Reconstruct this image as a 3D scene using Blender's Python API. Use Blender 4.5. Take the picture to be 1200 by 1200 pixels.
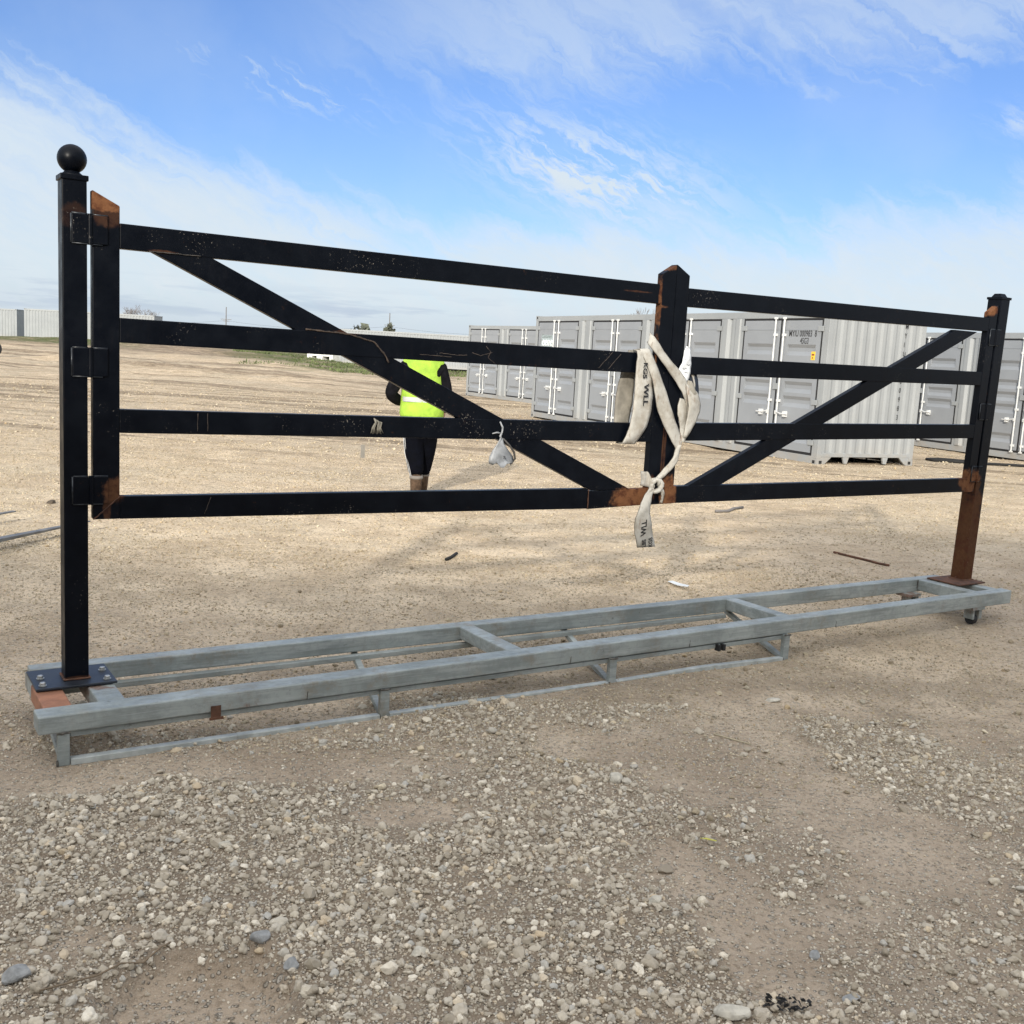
import bpy, bmesh, math, random
import numpy as np
from mathutils import Vector, Matrix, noise as mnoise
for o in list(bpy.data.objects): bpy.data.objects.remove(o)
S = bpy.context.scene
COL = S.collection
rad = math.radians
random.seed(7); RNG = np.random.default_rng(11)

# ------------------------------------------------------------------ camera
FPX, PITCH, ROLL, CAMH = 1232.9, .14743, .05590, 1.732
cam = bpy.data.cameras.new('camera'); camo = bpy.data.objects.new('camera', cam); COL.objects.link(camo)
cp, sp, cr, sr = math.cos(PITCH), math.sin(PITCH), math.cos(ROLL), math.sin(ROLL)
fwd = Vector((0, cp, -sp)); up0 = Vector((0, sp, cp)); rt0 = Vector((1, 0, 0))
rt = cr*rt0 + sr*up0; up = -sr*rt0 + cr*up0
camo.matrix_world = Matrix(((rt.x, up.x, -fwd.x, 0), (rt.y, up.y, -fwd.y, 0), (rt.z, up.z, -fwd.z, CAMH), (0, 0, 0, 1)))
cam.sensor_width = 36; cam.lens = FPX/1200*36; cam.clip_start = .05; cam.clip_end = 6000
S.camera = camo
S.render.resolution_x = S.render.resolution_y = 1024

# ------------------------------------------------------------------ light
SUN_EL, SUN_AZ = 20.0, 12.0            # low veiled sun behind the camera, a little to the left
sun = bpy.data.lights.new('sun', 'SUN'); suno = bpy.data.objects.new('sun', sun); COL.objects.link(suno)
sun.energy = 3.5; sun.angle = rad(2.0); sun.color = (1, .93, .82)
sd = Vector((math.sin(rad(SUN_AZ))*math.cos(rad(SUN_EL)), math.cos(rad(SUN_AZ))*math.cos(rad(SUN_EL)), -math.sin(rad(SUN_EL))))
suno.rotation_euler = sd.to_track_quat('-Z', 'Y').to_euler()
suno.location = (-3, -10, 12)
S.view_settings.view_transform = 'Standard'; S.view_settings.look = 'None'
S.view_settings.exposure = 0.30; S.view_settings.gamma = 1

# ------------------------------------------------------------------ node helper
class N:
    def __init__(s, tree): s.t = tree; s.n = tree.nodes; s.l = tree.links
    def new(s, typ, **kw):
        n = s.n.new(typ)
        for k, v in kw.items(): setattr(n, k, v)
        return n
    def put(s, sock, v):
        if isinstance(v, bpy.types.NodeSocket): s.l.new(v, sock)
        elif v is not None:
            if hasattr(sock.default_value, '__len__') and not hasattr(v, '__len__'): v = [v]*len(sock.default_value)
            if hasattr(v, '__len__') and len(sock.default_value) == 4 and len(v) == 3: v = (*v, 1)
            sock.default_value = v
    def m(s, op, a, b=None, c=None, clamp=False):
        n = s.new('ShaderNodeMath', operation=op, use_clamp=clamp)
        s.put(n.inputs[0], a)
        if b is not None: s.put(n.inputs[1], b)
        if c is not None: s.put(n.inputs[2], c)
        return n.outputs[0]
    def add(s, a, b): return s.m('ADD', a, b)
    def sub(s, a, b): return s.m('SUBTRACT', a, b)
    def mul(s, a, b): return s.m('MULTIPLY', a, b)
    def mx(s, a, b): return s.m('MAXIMUM', a, b)
    def mn(s, a, b): return s.m('MINIMUM', a, b)
    def ss(s, x, lo, hi, to0=0, to1=1):
        n = s.new('ShaderNodeMapRange', interpolation_type='SMOOTHSTEP')
        s.put(n.inputs[0], x); s.put(n.inputs[1], lo); s.put(n.inputs[2], hi); s.put(n.inputs[3], to0); s.put(n.inputs[4], to1)
        return n.outputs[0]
    def gauss(s, x, c, w):
        d = s.m('DIVIDE', s.sub(x, c), w); return s.m('EXPONENT', s.mul(s.mul(d, d), -1))
    def mix(s, f, a, b, mode='MIX'):
        n = s.new('ShaderNodeMix', data_type='RGBA', blend_type=mode); n.clamp_factor = True
        s.put(n.inputs[0], f); s.put(n.inputs[6], a); s.put(n.inputs[7], b); return n.outputs[2]
    def vec(s, x, y, z=0.0):
        n = s.new('ShaderNodeCombineXYZ'); s.put(n.inputs[0], x); s.put(n.inputs[1], y); s.put(n.inputs[2], z); return n.outputs[0]
    def sep(s, v):
        n = s.new('ShaderNodeSeparateXYZ'); s.put(n.inputs[0], v); return n.outputs
    def vm(s, op, a, b=None):
        n = s.new('ShaderNodeVectorMath', operation=op); s.put(n.inputs[0], a)
        if b is not None: s.put(n.inputs[1], b)
        return n.outputs[1] if op in ('LENGTH', 'DISTANCE') else n.outputs[0]
    def noise(s, v, scale, detail=4, rough=.55, dist=0, col=False):
        n = s.new('ShaderNodeTexNoise'); s.put(n.inputs['Vector'], v); s.put(n.inputs['Scale'], scale)
        s.put(n.inputs['Detail'], detail); s.put(n.inputs['Roughness'], rough); s.put(n.inputs['Distortion'], dist)
        return n.outputs['Color' if col else 'Fac']
    def voro(s, v, scale, feat='F1', out='Distance'):
        n = s.new('ShaderNodeTexVoronoi', feature=feat); s.put(n.inputs['Vector'], v); s.put(n.inputs['Scale'], scale); return n.outputs[out]
    def bump(s, h, strength=.5, dist=.01, normal=None):
        n = s.new('ShaderNodeBump'); s.put(n.inputs['Height'], h); s.put(n.inputs['Strength'], strength); s.put(n.inputs['Distance'], dist)
        if normal is not None: s.l.new(normal, n.inputs['Normal'])
        return n.outputs[0]

# ------------------------------------------------------------------ sky
W = bpy.data.worlds.new('World'); S.world = W; W.use_nodes = True
w = N(W.node_tree); w.n.clear()
sky = w.new('ShaderNodeTexSky', sky_type='NISHITA'); sky.sun_disc = False
sky.sun_elevation = rad(SUN_EL); sky.sun_rotation = rad(180+SUN_AZ)
sky.air_density = 1.0; sky.dust_density = .6; sky.ozone_density = 2.0
tc = w.new('ShaderNodeTexCoord').outputs['Generated']
dx, dy, dz = w.sep(w.vm('NORMALIZE', tc))
az = w.mul(w.m('ARCTAN2', dx, dy), 57.2958); el = w.mul(w.m('ARCSINE', dz), 57.2958)
ae = w.vec(az, el)
warp = w.sub(w.noise(ae, .16, 3), .5)
warp2 = w.sub(w.noise(w.vec(w.mul(az, 1.0), el, 7.0), .5, 5, .6), .5)
# streak coordinates running down to the right
u = w.add(w.mul(az, .88), w.mul(el, -.47)); v = w.add(w.mul(az, .47), w.mul(el, .88))
streak = w.noise(w.vec(w.mul(u, .10), w.add(w.mul(v, .55), w.mul(warp2, 1.2)), 3.0), 1.3, 7, .62, .6)
fine = w.noise(w.vec(w.mul(u, .35), w.add(w.mul(v, 1.5), w.mul(warp2, 2.0)), 9.0), 1.2, 6, .62, .8)
soft = w.noise(ae, .12, 5, .55)
# lower milky deck
b = w.add(6.2, w.mul(w.mx(w.sub(w.mul(az, -1), 7.0), 0), .29))
b = w.add(b, w.mul(w.mx(w.sub(az, 11.0), 0), .2))
b = w.add(b, w.mul(w.gauss(az, 4.5, 5.5), 1.6))
elw = w.add(el, w.add(w.mul(warp, 3.0), w.mul(w.sub(streak, .5), 7.5)))
deck = w.ss(w.sub(b, elw), -1.7, 2.6)
# crisp wisps above the deck
wisp = w.mul(w.mul(w.gauss(az, 3.6, 6.0), w.gauss(w.add(el, w.mul(w.sub(az, 3.6), .25)), 9.4, 2.2)), w.ss(w.add(w.mul(fine, .65), w.mul(streak, .35)), .41, .60))
wisp2 = w.mul(w.mul(w.gauss(az, -13, 5.0), w.gauss(w.add(el, w.mul(w.add(az, 13), .22)), 12.8, .8)), w.ss(fine, .46, .72))
wisp3 = w.mul(w.mul(w.gauss(az, 24.5, 1.8), w.gauss(el, 12.2, .7)), w.ss(fine, .4, .65))
# upper broad veil
up_b = w.add(12.6, w.mul(w.sub(az, 0), .08))
uel = w.add(el, w.add(w.mul(w.sub(soft, .5), 5.0), w.mul(w.sub(streak, .5), 8.5)))
veil = w.mul(w.ss(w.sub(uel, up_b), -.6, 3.2), w.ss(az, -17, 1))
veil = w.mul(veil, w.ss(streak, .3, .62, .55, 1.0))
thin = w.mul(w.ss(soft, .4, .7), .12)
# clouds elsewhere on the sky (behind and overhead)
els = w.mul(w.ss(w.noise(tc, 2.2, 5, .55, .4), .42, .62), w.ss(w.m('ABSOLUTE', az), 34, 60, 0, .85))
sdot = w.vm('DISTANCE', w.vm('NORMALIZE', tc), tuple(-sd))
glow = w.m('EXPONENT', w.mul(w.mul(sdot, sdot), -1.6))
cl = w.mx(w.mul(w.mul(deck, .96), w.ss(w.add(w.mul(streak, .6), w.mul(fine, .4)), .30, .60, .78, 1.0)), w.mx(w.mul(wisp, 1.25), w.mx(w.mul(wisp2, .8), w.mx(w.mul(wisp3, .8), w.mx(w.mul(veil, .52), w.mx(thin, els))))))
tint = w.mix(w.ss(el, 1, 14), (.80, .90, .97), (.74, .87, 1.0))
tint = w.mix(w.mul(w.ss(warp2, -.1, .35), .35), tint, (.93, .95, .97))
band = w.mul(w.mul(w.gauss(el, 1.7, 1.0), w.ss(az, 8, -8)), w.ss(w.noise(w.vec(w.mul(az, .12), w.mul(el, 1.3)), 1.0, 5, .6), .44, .62))
low = w.mul(w.ss(el, 3.2, .4), .35)
tint = w.mix(w.mx(w.mul(band, .75), low), tint, (.52, .62, .78))
CK = 8.6
ckn = w.new('ShaderNodeVectorMath', operation='SCALE'); w.put(ckn.inputs[0], tint); ckn.inputs['Scale'].default_value = CK
skc = w.new('ShaderNodeVectorMath', operation='MULTIPLY'); w.l.new(sky.outputs[0], skc.inputs[0]); skc.inputs[1].default_value = (.86, 1.03, 1.45)
final = w.mix(cl, skc.outputs[0], ckn.outputs[0])
# bright milky veil of cloud round the sun, behind the camera, and overhead
gl_ = w.new('ShaderNodeVectorMath', operation='SCALE'); gl_.inputs[0].default_value = (1.0, .94, .84); w.put(gl_.inputs['Scale'], w.add(w.mul(glow, 15.0), w.mul(w.ss(el, 24, 60), 8.5)))
fa = w.new('ShaderNodeVectorMath', operation='ADD'); w.l.new(final, fa.inputs[0]); w.l.new(gl_.outputs[0], fa.inputs[1]); final = fa.outputs[0]
bg = w.new('ShaderNodeBackground'); w.l.new(final, bg.inputs[0]); bg.inputs[1].default_value = .085
wo = w.new('ShaderNodeOutputWorld'); w.l.new(bg.outputs[0], wo.inputs[0])

# ------------------------------------------------------------------ object helpers
class MB:
    def __init__(s): s.v = []; s.f = []
    def pts(s, vs, fs):
        o = len(s.v); s.v += [tuple(p) for p in vs]; s.f += [tuple(i+o for i in f) for f in fs]; return s
    def hexa(s, c):   # c: 8 corners, bottom ring then top ring
        return s.pts(c, [(3, 2, 1, 0), (4, 5, 6, 7), (0, 1, 5, 4), (1, 2, 6, 5), (2, 3, 7, 6), (3, 0, 4, 7)])
    def box(s, x0, x1, y0, y1, z0, z1):
        return s.hexa([(x0, y0, z0), (x1, y0, z0), (x1, y1, z0), (x0, y1, z0), (x0, y0, z1), (x1, y0, z1), (x1, y1, z1), (x0, y1, z1)])
    def prism_xz(s, poly, y0, y1):
        n = len(poly)
        return s.pts([(x, y0, z) for x, z in poly]+[(x, y1, z) for x, z in poly],
                     [tuple(range(n)), tuple(range(2*n-1, n-1, -1))]+[(i, i+n, (i+1) % n+n, (i+1) % n) for i in range(n)])
    def prism_yz(s, poly, x0, x1):
        n = len(poly)
        return s.pts([(x0, y, z) for y, z in poly]+[(x1, y, z) for y, z in poly],
                     [tuple(range(n)), tuple(range(2*n-1, n-1, -1))]+[(i, i+n, (i+1) % n+n, (i+1) % n) for i in range(n)])
    def tube(s, path, r, n=8, cap=True):
        path = [Vector(p) for p in path]; rs = r if hasattr(r, '__len__') else [r]*len(path); o = []
        for i, p in enumerate(path):
            d = (path[min(i+1, len(path)-1)]-path[max(i-1, 0)]).normalized()
            a = d.orthogonal() if i == 0 else (pa - d*pa.dot(d))
            a.normalize(); pa = a; bb = d.cross(a)
            o += [p+(a*math.cos(2*math.pi*k/n)+bb*math.sin(2*math.pi*k/n))*rs[i] for k in range(n)]
        f = [(i*n+k, i*n+(k+1) % n, (i+1)*n+(k+1) % n, (i+1)*n+k) for i in range(len(path)-1) for k in range(n)]
        if cap: f += [tuple(range(n))[::-1], tuple((len(path)-1)*n+k for k in range(n))]
        return s.pts(o, f)
    def lathe(s, prof, cx, cy, n=20, axis='z', c3=0):
        o = []
        for r, h in prof:
            for k in range(n):
                a = 2*math.pi*k/n; q = (r*math.cos(a), r*math.sin(a))
                o.append((cx+q[0], cy+q[1], h) if axis == 'z' else ((h, cx+q[0], cy+q[1]) if axis == 'x' else (cx+q[0], h, cy+q[1])))
        f = [(i*n+k, i*n+(k+1) % n, (i+1)*n+(k+1) % n, (i+1)*n+k) for i in range(len(prof)-1) for k in range(n)]
        f += [tuple(range(n))[::-1], tuple((len(prof)-1)*n+k for k in range(n))]
        return s.pts(o, f)
    def off(s, d): s.v = [(x-d[0], y-d[1], z-d[2]) for x, y, z in s.v]; return s
    def build(s, name, mat, parent=None, bevel=0, smooth=False, seg=2):
        me = bpy.data.meshes.new(name); me.from_pydata(s.v, [], s.f); me.update()
        bm = bmesh.new(); bm.from_mesh(me); bmesh.ops.recalc_face_normals(bm, faces=bm.faces); bm.to_mesh(me); bm.free()
        if smooth: me.shade_smooth()
        o = bpy.data.objects.new(name, me); COL.objects.link(o)
        if mat: me.materials.append(mat)
        if parent: o.parent = parent
        if bevel:
            b = o.modifiers.new('bevel', 'BEVEL'); b.width = bevel; b.segments = seg; b.limit_method = 'ANGLE'
        return o

def empty(name, loc, rz=0, label=None, cat=None, group=None):
    o = bpy.data.objects.new(name, None); COL.objects.link(o); o.location = loc; o.rotation_euler = (0, 0, rz)
    o.empty_display_size = .2; tag(o, label, cat, group); return o
def tag(o, label=None, cat=None, group=None, kind=None):
    if label: o['label'] = label
    if cat: o['category'] = cat
    if group: o['group'] = group
    if kind: o['kind'] = kind
    return o
def copy_tree(o, parent=None):
    c = o.copy(); COL.objects.link(c)
    if parent: c.parent = parent
    for ch in [q for q in list(o.children)]: copy_tree(ch, c)
    return c

def material(name):
    m = bpy.data.materials.new(name); m.use_nodes = True; t = N(m.node_tree); p = t.n['Principled BSDF']
    return m, t, p
def simple(name, col, rough=.6, metal=0, var=.15, scale=8, bump=0, bscale=40, spec=.5):
    m, t, p = material(name); p.inputs['Specular IOR Level'].default_value = spec; oc = t.new('ShaderNodeTexCoord').outputs['Object']
    n = t.noise(oc, scale, 5, .6)
    c = t.mix(t.ss(n, .3, .7), tuple(c*(1-var) for c in col), tuple(min(1, c*(1+var)) for c in col))
    t.put(p.inputs['Base Color'], c); t.put(p.inputs['Roughness'], t.ss(n, .2, .8, rough*.85, min(1, rough*1.15))); p.inputs['Metallic'].default_value = metal
    if bump: t.l.new(t.bump(t.noise(oc, bscale, 5), bump, .005), p.inputs['Normal'])
    return m

# rusty black gate paint: spots = list of (centre, radii, strength) in gate coordinates
def paint(name, spots, off=(0, 0, 0), dusty=.5, rk=1.0):
    m, t, p = material(name); oc = t.new('ShaderNodeTexCoord').outputs['Object']
    q = t.vm('ADD', oc, tuple(off))
    n1 = t.noise(q, 9, 6, .65); n2 = t.noise(q, 45, 5, .6)
    base = t.mix(t.ss(n1, .3, .75), (.0015, .0024, .0048), (.0032, .0046, .0078))
    st = t.noise(t.vm('MULTIPLY', q, (1, 1, .12)), 60, 3, .6)
    dust = t.mul(t.ss(t.noise(q, 3.3, 6, .7), .5, .8), t.ss(st, .45, .8))
    base = t.mix(t.mul(dust, .07*dusty), base, (.14, .10, .07))
    chip = t.mul(t.ss(t.noise(q, 90, 4, .65), .62, .66), t.mul(t.ss(t.noise(q, 4, 4), .55, .66), min(1, dusty)))
    frk = t.mul(t.ss(t.noise(q, 33, 6, .75), .60, .68), t.ss(t.noise(q, 2.3, 4, .6), .50, .62))
    base = t.mix(t.mul(frk, .5), base, (.075, .035, .018))
    rust = None
    for c, r, k in spots:
        d = t.vm('LENGTH', t.vm('DIVIDE', t.vm('SUBTRACT', q, tuple(c)), tuple(r)))
        g = t.mul(t.ss(t.sub(t.add(d, t.mul(t.sub(n1, .5), 1.5)), t.mul(t.sub(n2, .5), .6)), 1.15, .75), k)
        rust = g if rust is None else t.mx(rust, g)
    rc = t.mix(n2, tuple(rk*q_ for q_ in (.095, .040, .018)), tuple(rk*q_ for q_ in (.235, .105, .047)))
    rc = t.mix(t.ss(t.noise(q, 14, 6, .7), .45, .65), rc, (.07, .024, .012))
    col = base if rust is None else t.mix(rust, base, rc)
    col = t.mix(t.mul(chip, .55), col, (.30, .27, .23))
    t.put(p.inputs['Base Color'], col)
    rr = t.ss(n1, .3, .7, .30, .46)
    t.put(p.inputs['Roughness'], rr if rust is None else t.add(rr, t.mul(rust, .4)))
    p.inputs['Specular IOR Level'].default_value = .12
    t.l.new(t.bump(t.add(n2, t.mul(chip, -2.0)), .12, .002), p.inputs['Normal'])
    return m

def galv(name='galvanised_steel', stain=0.0):
    m, t, p = material(name); oc = t.new('ShaderNodeTexCoord').outputs['Object']
    s1 = t.noise(t.vm('MULTIPLY', oc, (.6, 3, 5)), 5, 6, .7); s2 = t.noise(oc, 30, 6, .65); s3 = t.noise(oc, 3.5, 7, .7)
    c = t.mix(t.ss(s3, .35, .65), (.215, .24, .232), (.33, .36, .345))
    c = t.mix(t.mul(t.ss(s1, .45, .65), .5), c, (.44, .465, .455))
    c = t.mix(t.mul(t.ss(s2, .5, .68), .5), c, (.24, .255, .24))
    scr = t.noise(t.vm('MULTIPLY', oc, (.5, 40, 60)), 3, 3, .6)
    c = t.mix(t.mul(t.ss(scr, .62, .70), .35), c, (.50, .52, .52))
    drt = t.mul(t.ss(t.noise(oc, 6, 8, .75), .50, .66), t.ss(t.noise(oc, 1.3, 3), .35, .6))
    c = t.mix(t.mul(drt, .65), c, (.23, .195, .145))
    bl = t.ss(t.noise(oc, 17, 7, .75), .63, .69)
    c = t.mix(t.mul(bl, .6), c, (.10, .10, .09))
    streaks = t.noise(t.vm('MULTIPLY', oc, (.8, 2, 26)), 2.2, 5, .7)
    c = t.mix(t.mul(t.ss(streaks, .50, .66), .45), c, (.17, .18, .165))
    rs = t.ss(t.add(t.noise(oc, 2.1, 8, .75), stain), .655, .72)
    c = t.mix(t.mul(rs, .75), c, (.17, .075, .04))
    t.put(p.inputs['Base Color'], c); p.inputs['Metallic'].default_value = .12
    t.put(p.inputs['Roughness'], t.ss(s2, .3, .7, .38, .62))
    t.l.new(t.bump(t.add(s2, t.mul(s1, .4)), .3, .003), p.inputs['Normal'])
    return m

M_galvl = simple('bright_zinc_runner', (.40, .42, .40), .5, .1, .22, 14, .2, 60); M_galv = galv(); M_galvs = galv('galvanised_steel_stained', .10)
M_white_metal = simple('zinc_plated_rod', (.72, .73, .72), .4, .2, .08)
M_gasket = simple('black_rubber', (.012, .012, .013), .7)
M_rubber = simple('tyre_rubber', (.018, .018, .019), .75, 0, .3, 20, .3)
M_dark = simple('dark_opening', (.015, .015, .015), .9)
M_rust = simple('rusty_steel', (.095, .043, .024), .85, .1, .5, 14, .4, 80)
M_primer = simple('red_oxide_primer', (.30, .135, .075), .7, 0, .35, 9, .2)
M_text = simple('black_lettering', (.012, .012, .013), .6)

# =================================================================== GROUND
def vnoise(x, y, seed):
    xi = np.floor(x).astype(np.int64); yi = np.floor(y).astype(np.int64); fx = x-xi; fy = y-yi
    fx = fx*fx*(3-2*fx); fy = fy*fy*(3-2*fy)
    def h(a, b_):
        n = (a*374761393 + b_*668265263 + seed*982451653) & 0x7fffffff
        n = ((n ^ (n >> 13))*1274126177) & 0x7fffffff
        return ((n ^ (n >> 16)) & 0xffff)/65535.0
    return (h(xi, yi)*(1-fx)+h(xi+1, yi)*fx)*(1-fy)+(h(xi, yi+1)*(1-fx)+h(xi+1, yi+1)*fx)*fy
def fbm(x, y, f, oct, seed, g=.5):
    a = 1; s = 0; t_ = 0
    for i in range(oct):
        s = s+a*vnoise(x*f+13.7*i, y*f+7.3*i, seed+i); t_ += a; a *= g; f *= 2.03
    return s/t_
def blob(x, y, cx, cy, rx, ry, rot=0, seed=3, edge=.25):
    c_, s_ = math.cos(rot), math.sin(rot); dx_ = (x-cx)*c_+(y-cy)*s_; dy_ = -(x-cx)*s_+(y-cy)*c_
    d = np.sqrt((dx_/rx)**2+(dy_/ry)**2)+(fbm(x, y, 5, 4, seed)-.5)*.9
    return np.clip((1+edge-d)/(2*edge), 0, 1)
def sstep(x, a, b_):
    t_ = np.clip((x-a)/(b_-a), 0, 1); return t_*t_*(3-2*t_)
BARE = [(-.73, 2.50, .25, .28, 0), (.83, 2.98, .15, .36, .1), (.42, 4.55, .30, .20, -.3), (-.9, 4.15, .8, .16, .15), (-1.7, 3.95, .4, .22, .4),
        (1.5, 3.75, .30, .5, .5), (1.1, 4.3, .5, .20, .2), (-.35, 3.75, .22, .10, .3)]
def gravel(x, y):
    """0 bare dirt .. 1 dense crushed stone"""
    n = fbm(x, y, 1.5, 4, 21)*.6+fbm(x, y, 6, 3, 5)*.4
    near = sstep(y+.35*x*0, 5.0, 3.5)
    g = sstep(n, .28, .50)*near*(.55+.45*sstep(x+.35*y, 2.6, 1.6))
    g = np.maximum(g, .75*sstep(fbm(x, y, .9, 4, 77), .52, .62)*sstep(y, 9, 4))
    for k, (cx, cy, rx, ry, ro) in enumerate(BARE): g = g*(1-blob(x, y, cx, cy, rx, ry, ro, 31+k))
    return g
def height(x, y):
    r = np.sqrt(x*x+y*y)
    z = (fbm(x, y, .45, 3, 1)-.5)*.05*sstep(r, 1, 14) + (fbm(x, y, 2.2, 4, 9)-.5)*.022
    z = z + (fbm(x, y, 12, 3, 15)-.5)*.009*sstep(r, 25, 6)
    z = z*(1-.75*blob(x, y, .7, 5.7, 3.6, .9, .57, 8))
    z = z - .022*np.exp(-((x-1.7)**2+(y-6.1)**2)/.6)
    z = z - .055*blob(x, y, -.74, 2.48, .24, .27, 0, 31, .18) + .012*blob(x, y, -.72, 2.5, .42, .42, 0, 5, .3)
    z = z - .02*blob(x, y, .42, 4.55, .3, .2, -.3, 33) + .012*gravel(x, y)
    z = z - .018*sstep(fbm(x*.35, y*2.0, .6, 3, 41), .5, .62)*sstep(y, 12, 22)*sstep(y, 60, 30)
    bank = sstep(y, 34, 48)*sstep(y, 125, 90)*sstep(-x/np.maximum(y, 1), .10, .24)
    z = z + bank*(.30*sstep(fbm(x*.5, y, .11, 4, 91), .45, .66)+.14*(fbm(x, y, .9, 4, 93)-.4))
    z = z + .05*(fbm(x*.4, y, .8, 3, 95)-.5)*sstep(y, 14, 20)*sstep(y, 80, 50)
    # the yard climbs gently away to the left
    far = sstep(r, 45, 100)*sstep(-x/np.maximum(y, 1), .1, .42)*(y > 0)
    z = z + .70*far + .12*sstep(r, 50, 90)*(y > 0)
    return z
rings = [0.0, .5, 1.0, 1.5, 1.9]
r = 2.05
while r < 14: rings.append(r); r *= 1.0042
while r < 110: rings.append(r); r *= 1.011
while r < 4000: rings.append(r); r *= 1.06
rings = np.array(rings)
angs = np.concatenate([np.linspace(-34, 34, 640), np.linspace(34, 326, 150)[1:-1]])*math.pi/180
RR, AA = np.meshgrid(rings, angs, indexing='ij')
GX = RR*np.sin(AA); GY = RR*np.cos(AA); GZ = height(GX, GY)
nr, na = RR.shape
gv = np.stack([GX, GY, GZ], -1).reshape(-1, 3)
i0 = (np.arange(nr-1)[:, None]*na+np.arange(na)[None, :]); i1 = (np.arange(nr-1)[:, None]*na+(np.arange(na)[None, :]+1) % na)
quads = np.stack([i0, i1, i1+na, i0+na], -1).reshape(-1, 4)[:, ::-1]
gm = bpy.data.meshes.new('ground')
gm.vertices.add(len(gv)); gm.vertices.foreach_set('co', gv.astype(np.float32).ravel())
gm.loops.add(len(quads)*4); gm.loops.foreach_set('vertex_index', quads.astype(np.int32).ravel())
gm.polygons.add(len(quads)); gm.polygons.foreach_set('loop_start', np.arange(0, len(quads)*4, 4, dtype=np.int32))
gm.update(calc_edges=True); gm.shade_smooth()
at_ = gm.attributes.new('gravel', 'FLOAT', 'POINT'); at_.data.foreach_set('value', gravel(GX, GY).astype(np.float32).ravel())
ground = bpy.data.objects.new('ground', gm); COL.objects.link(ground); ground['kind'] = 'structure'

m, t, p = material('dirt_yard'); oc = t.new('ShaderNodeTexCoord').outputs['Object']
X, Y, Z = t.sep(oc)
ga = t.new('ShaderNodeAttribute', attribute_name='gravel').outputs['Fac']
big = t.noise(oc, .28, 5, .6); mid = t.noise(oc, 1.7, 6, .6); fin = t.noise(oc, 38, 6, .7); spk = t.noise(oc, 170, 3, .6)
tan = t.mix(t.ss(mid, .3, .7), (.545, .42, .282), (.77, .62, .44))
tan = t.mix(t.mul(t.ss(big, .42, .66), .5), tan, (.52, .45, .335))
foot = t.ss(t.add(Y, t.mul(t.sub(mid, .5), 3.5)), 8.5, 3.6)  # shed's shade over the near yard, painted into dirt and pebble colours
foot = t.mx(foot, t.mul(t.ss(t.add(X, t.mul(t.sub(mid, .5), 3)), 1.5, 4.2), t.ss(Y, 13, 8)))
shade_dirt = t.mix(t.ss(mid, .35, .65), (.345, .27, .197), (.485, .39, .295))  # dirt tone with the near shade painted in
dirt = t.mix(t.mul(foot, .92), tan, shade_dirt)
dirt = t.mix(t.mul(ga, .72), dirt, (.175, .137, .097))
# pale gravelly fines
vd = t.voro(oc, 62); vc = t.voro(oc, 62, out='Color'); vr, vg, vb = t.sep(vc)
peb = t.mul(t.ss(vd, .46, .26), t.ss(vr, .48, .56))
vd2 = t.voro(oc, 23); vr2 = t.sep(t.voro(oc, 23, out='Color'))[0]
peb2 = t.mul(t.ss(vd2, .32, .20), t.ss(vr2, .70, .76))
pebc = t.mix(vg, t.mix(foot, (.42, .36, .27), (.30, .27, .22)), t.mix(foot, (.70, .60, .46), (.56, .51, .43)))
dirt = t.mix(t.mul(t.mx(peb, peb2), .8), dirt, pebc)
vd3 = t.voro(oc, 9); vr3 = t.sep(t.voro(oc, 9, out='Color'))[0]
dirt = t.mix(t.mul(t.mul(t.ss(vd3, .30, .2), t.ss(vr3, .78, .84)), t.ss(Y, 9, 18, 0, .7)), dirt, (.60, .54, .43))
dirt = t.mix(t.mul(t.ss(fin, .49, .65), .6), dirt, (.19, .145, .095))
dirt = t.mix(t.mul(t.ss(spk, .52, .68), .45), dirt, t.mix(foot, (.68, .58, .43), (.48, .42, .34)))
# dark ruts and tyre tracks across the middle distance
tr = t.noise(t.vec(t.mul(X, .06), t.mul(Y, .42)), 1.0, 6, .62, .5)
tr2 = t.noise(t.vec(t.mul(X, .09), t.mul(t.add(Y, t.mul(X, .25)), 1.1)), 1.0, 5, .65, .8)
trm = t.mx(t.mul(t.ss(tr, .50, .58), t.mul(t.ss(Y, 18, 30), t.ss(Y, 140, 80))), t.mul(t.ss(tr2, .54, .60), t.mul(t.ss(Y, 13, 20), t.ss(Y, 60, 40))))
clod = t.noise(oc, 3.0, 6, .7)
dirt = t.mix(t.mul(trm, t.ss(clod, .35, .6, .35, .9)), dirt, (.20, .15, .10))
farm = t.ss(t.add(Y, t.mul(t.sub(big, .5), 25)), 62, 85)
dirt = t.mix(t.mul(farm, t.ss(mid, .36, .56, .3, .9)), dirt, (.20, .15, .105))
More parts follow.
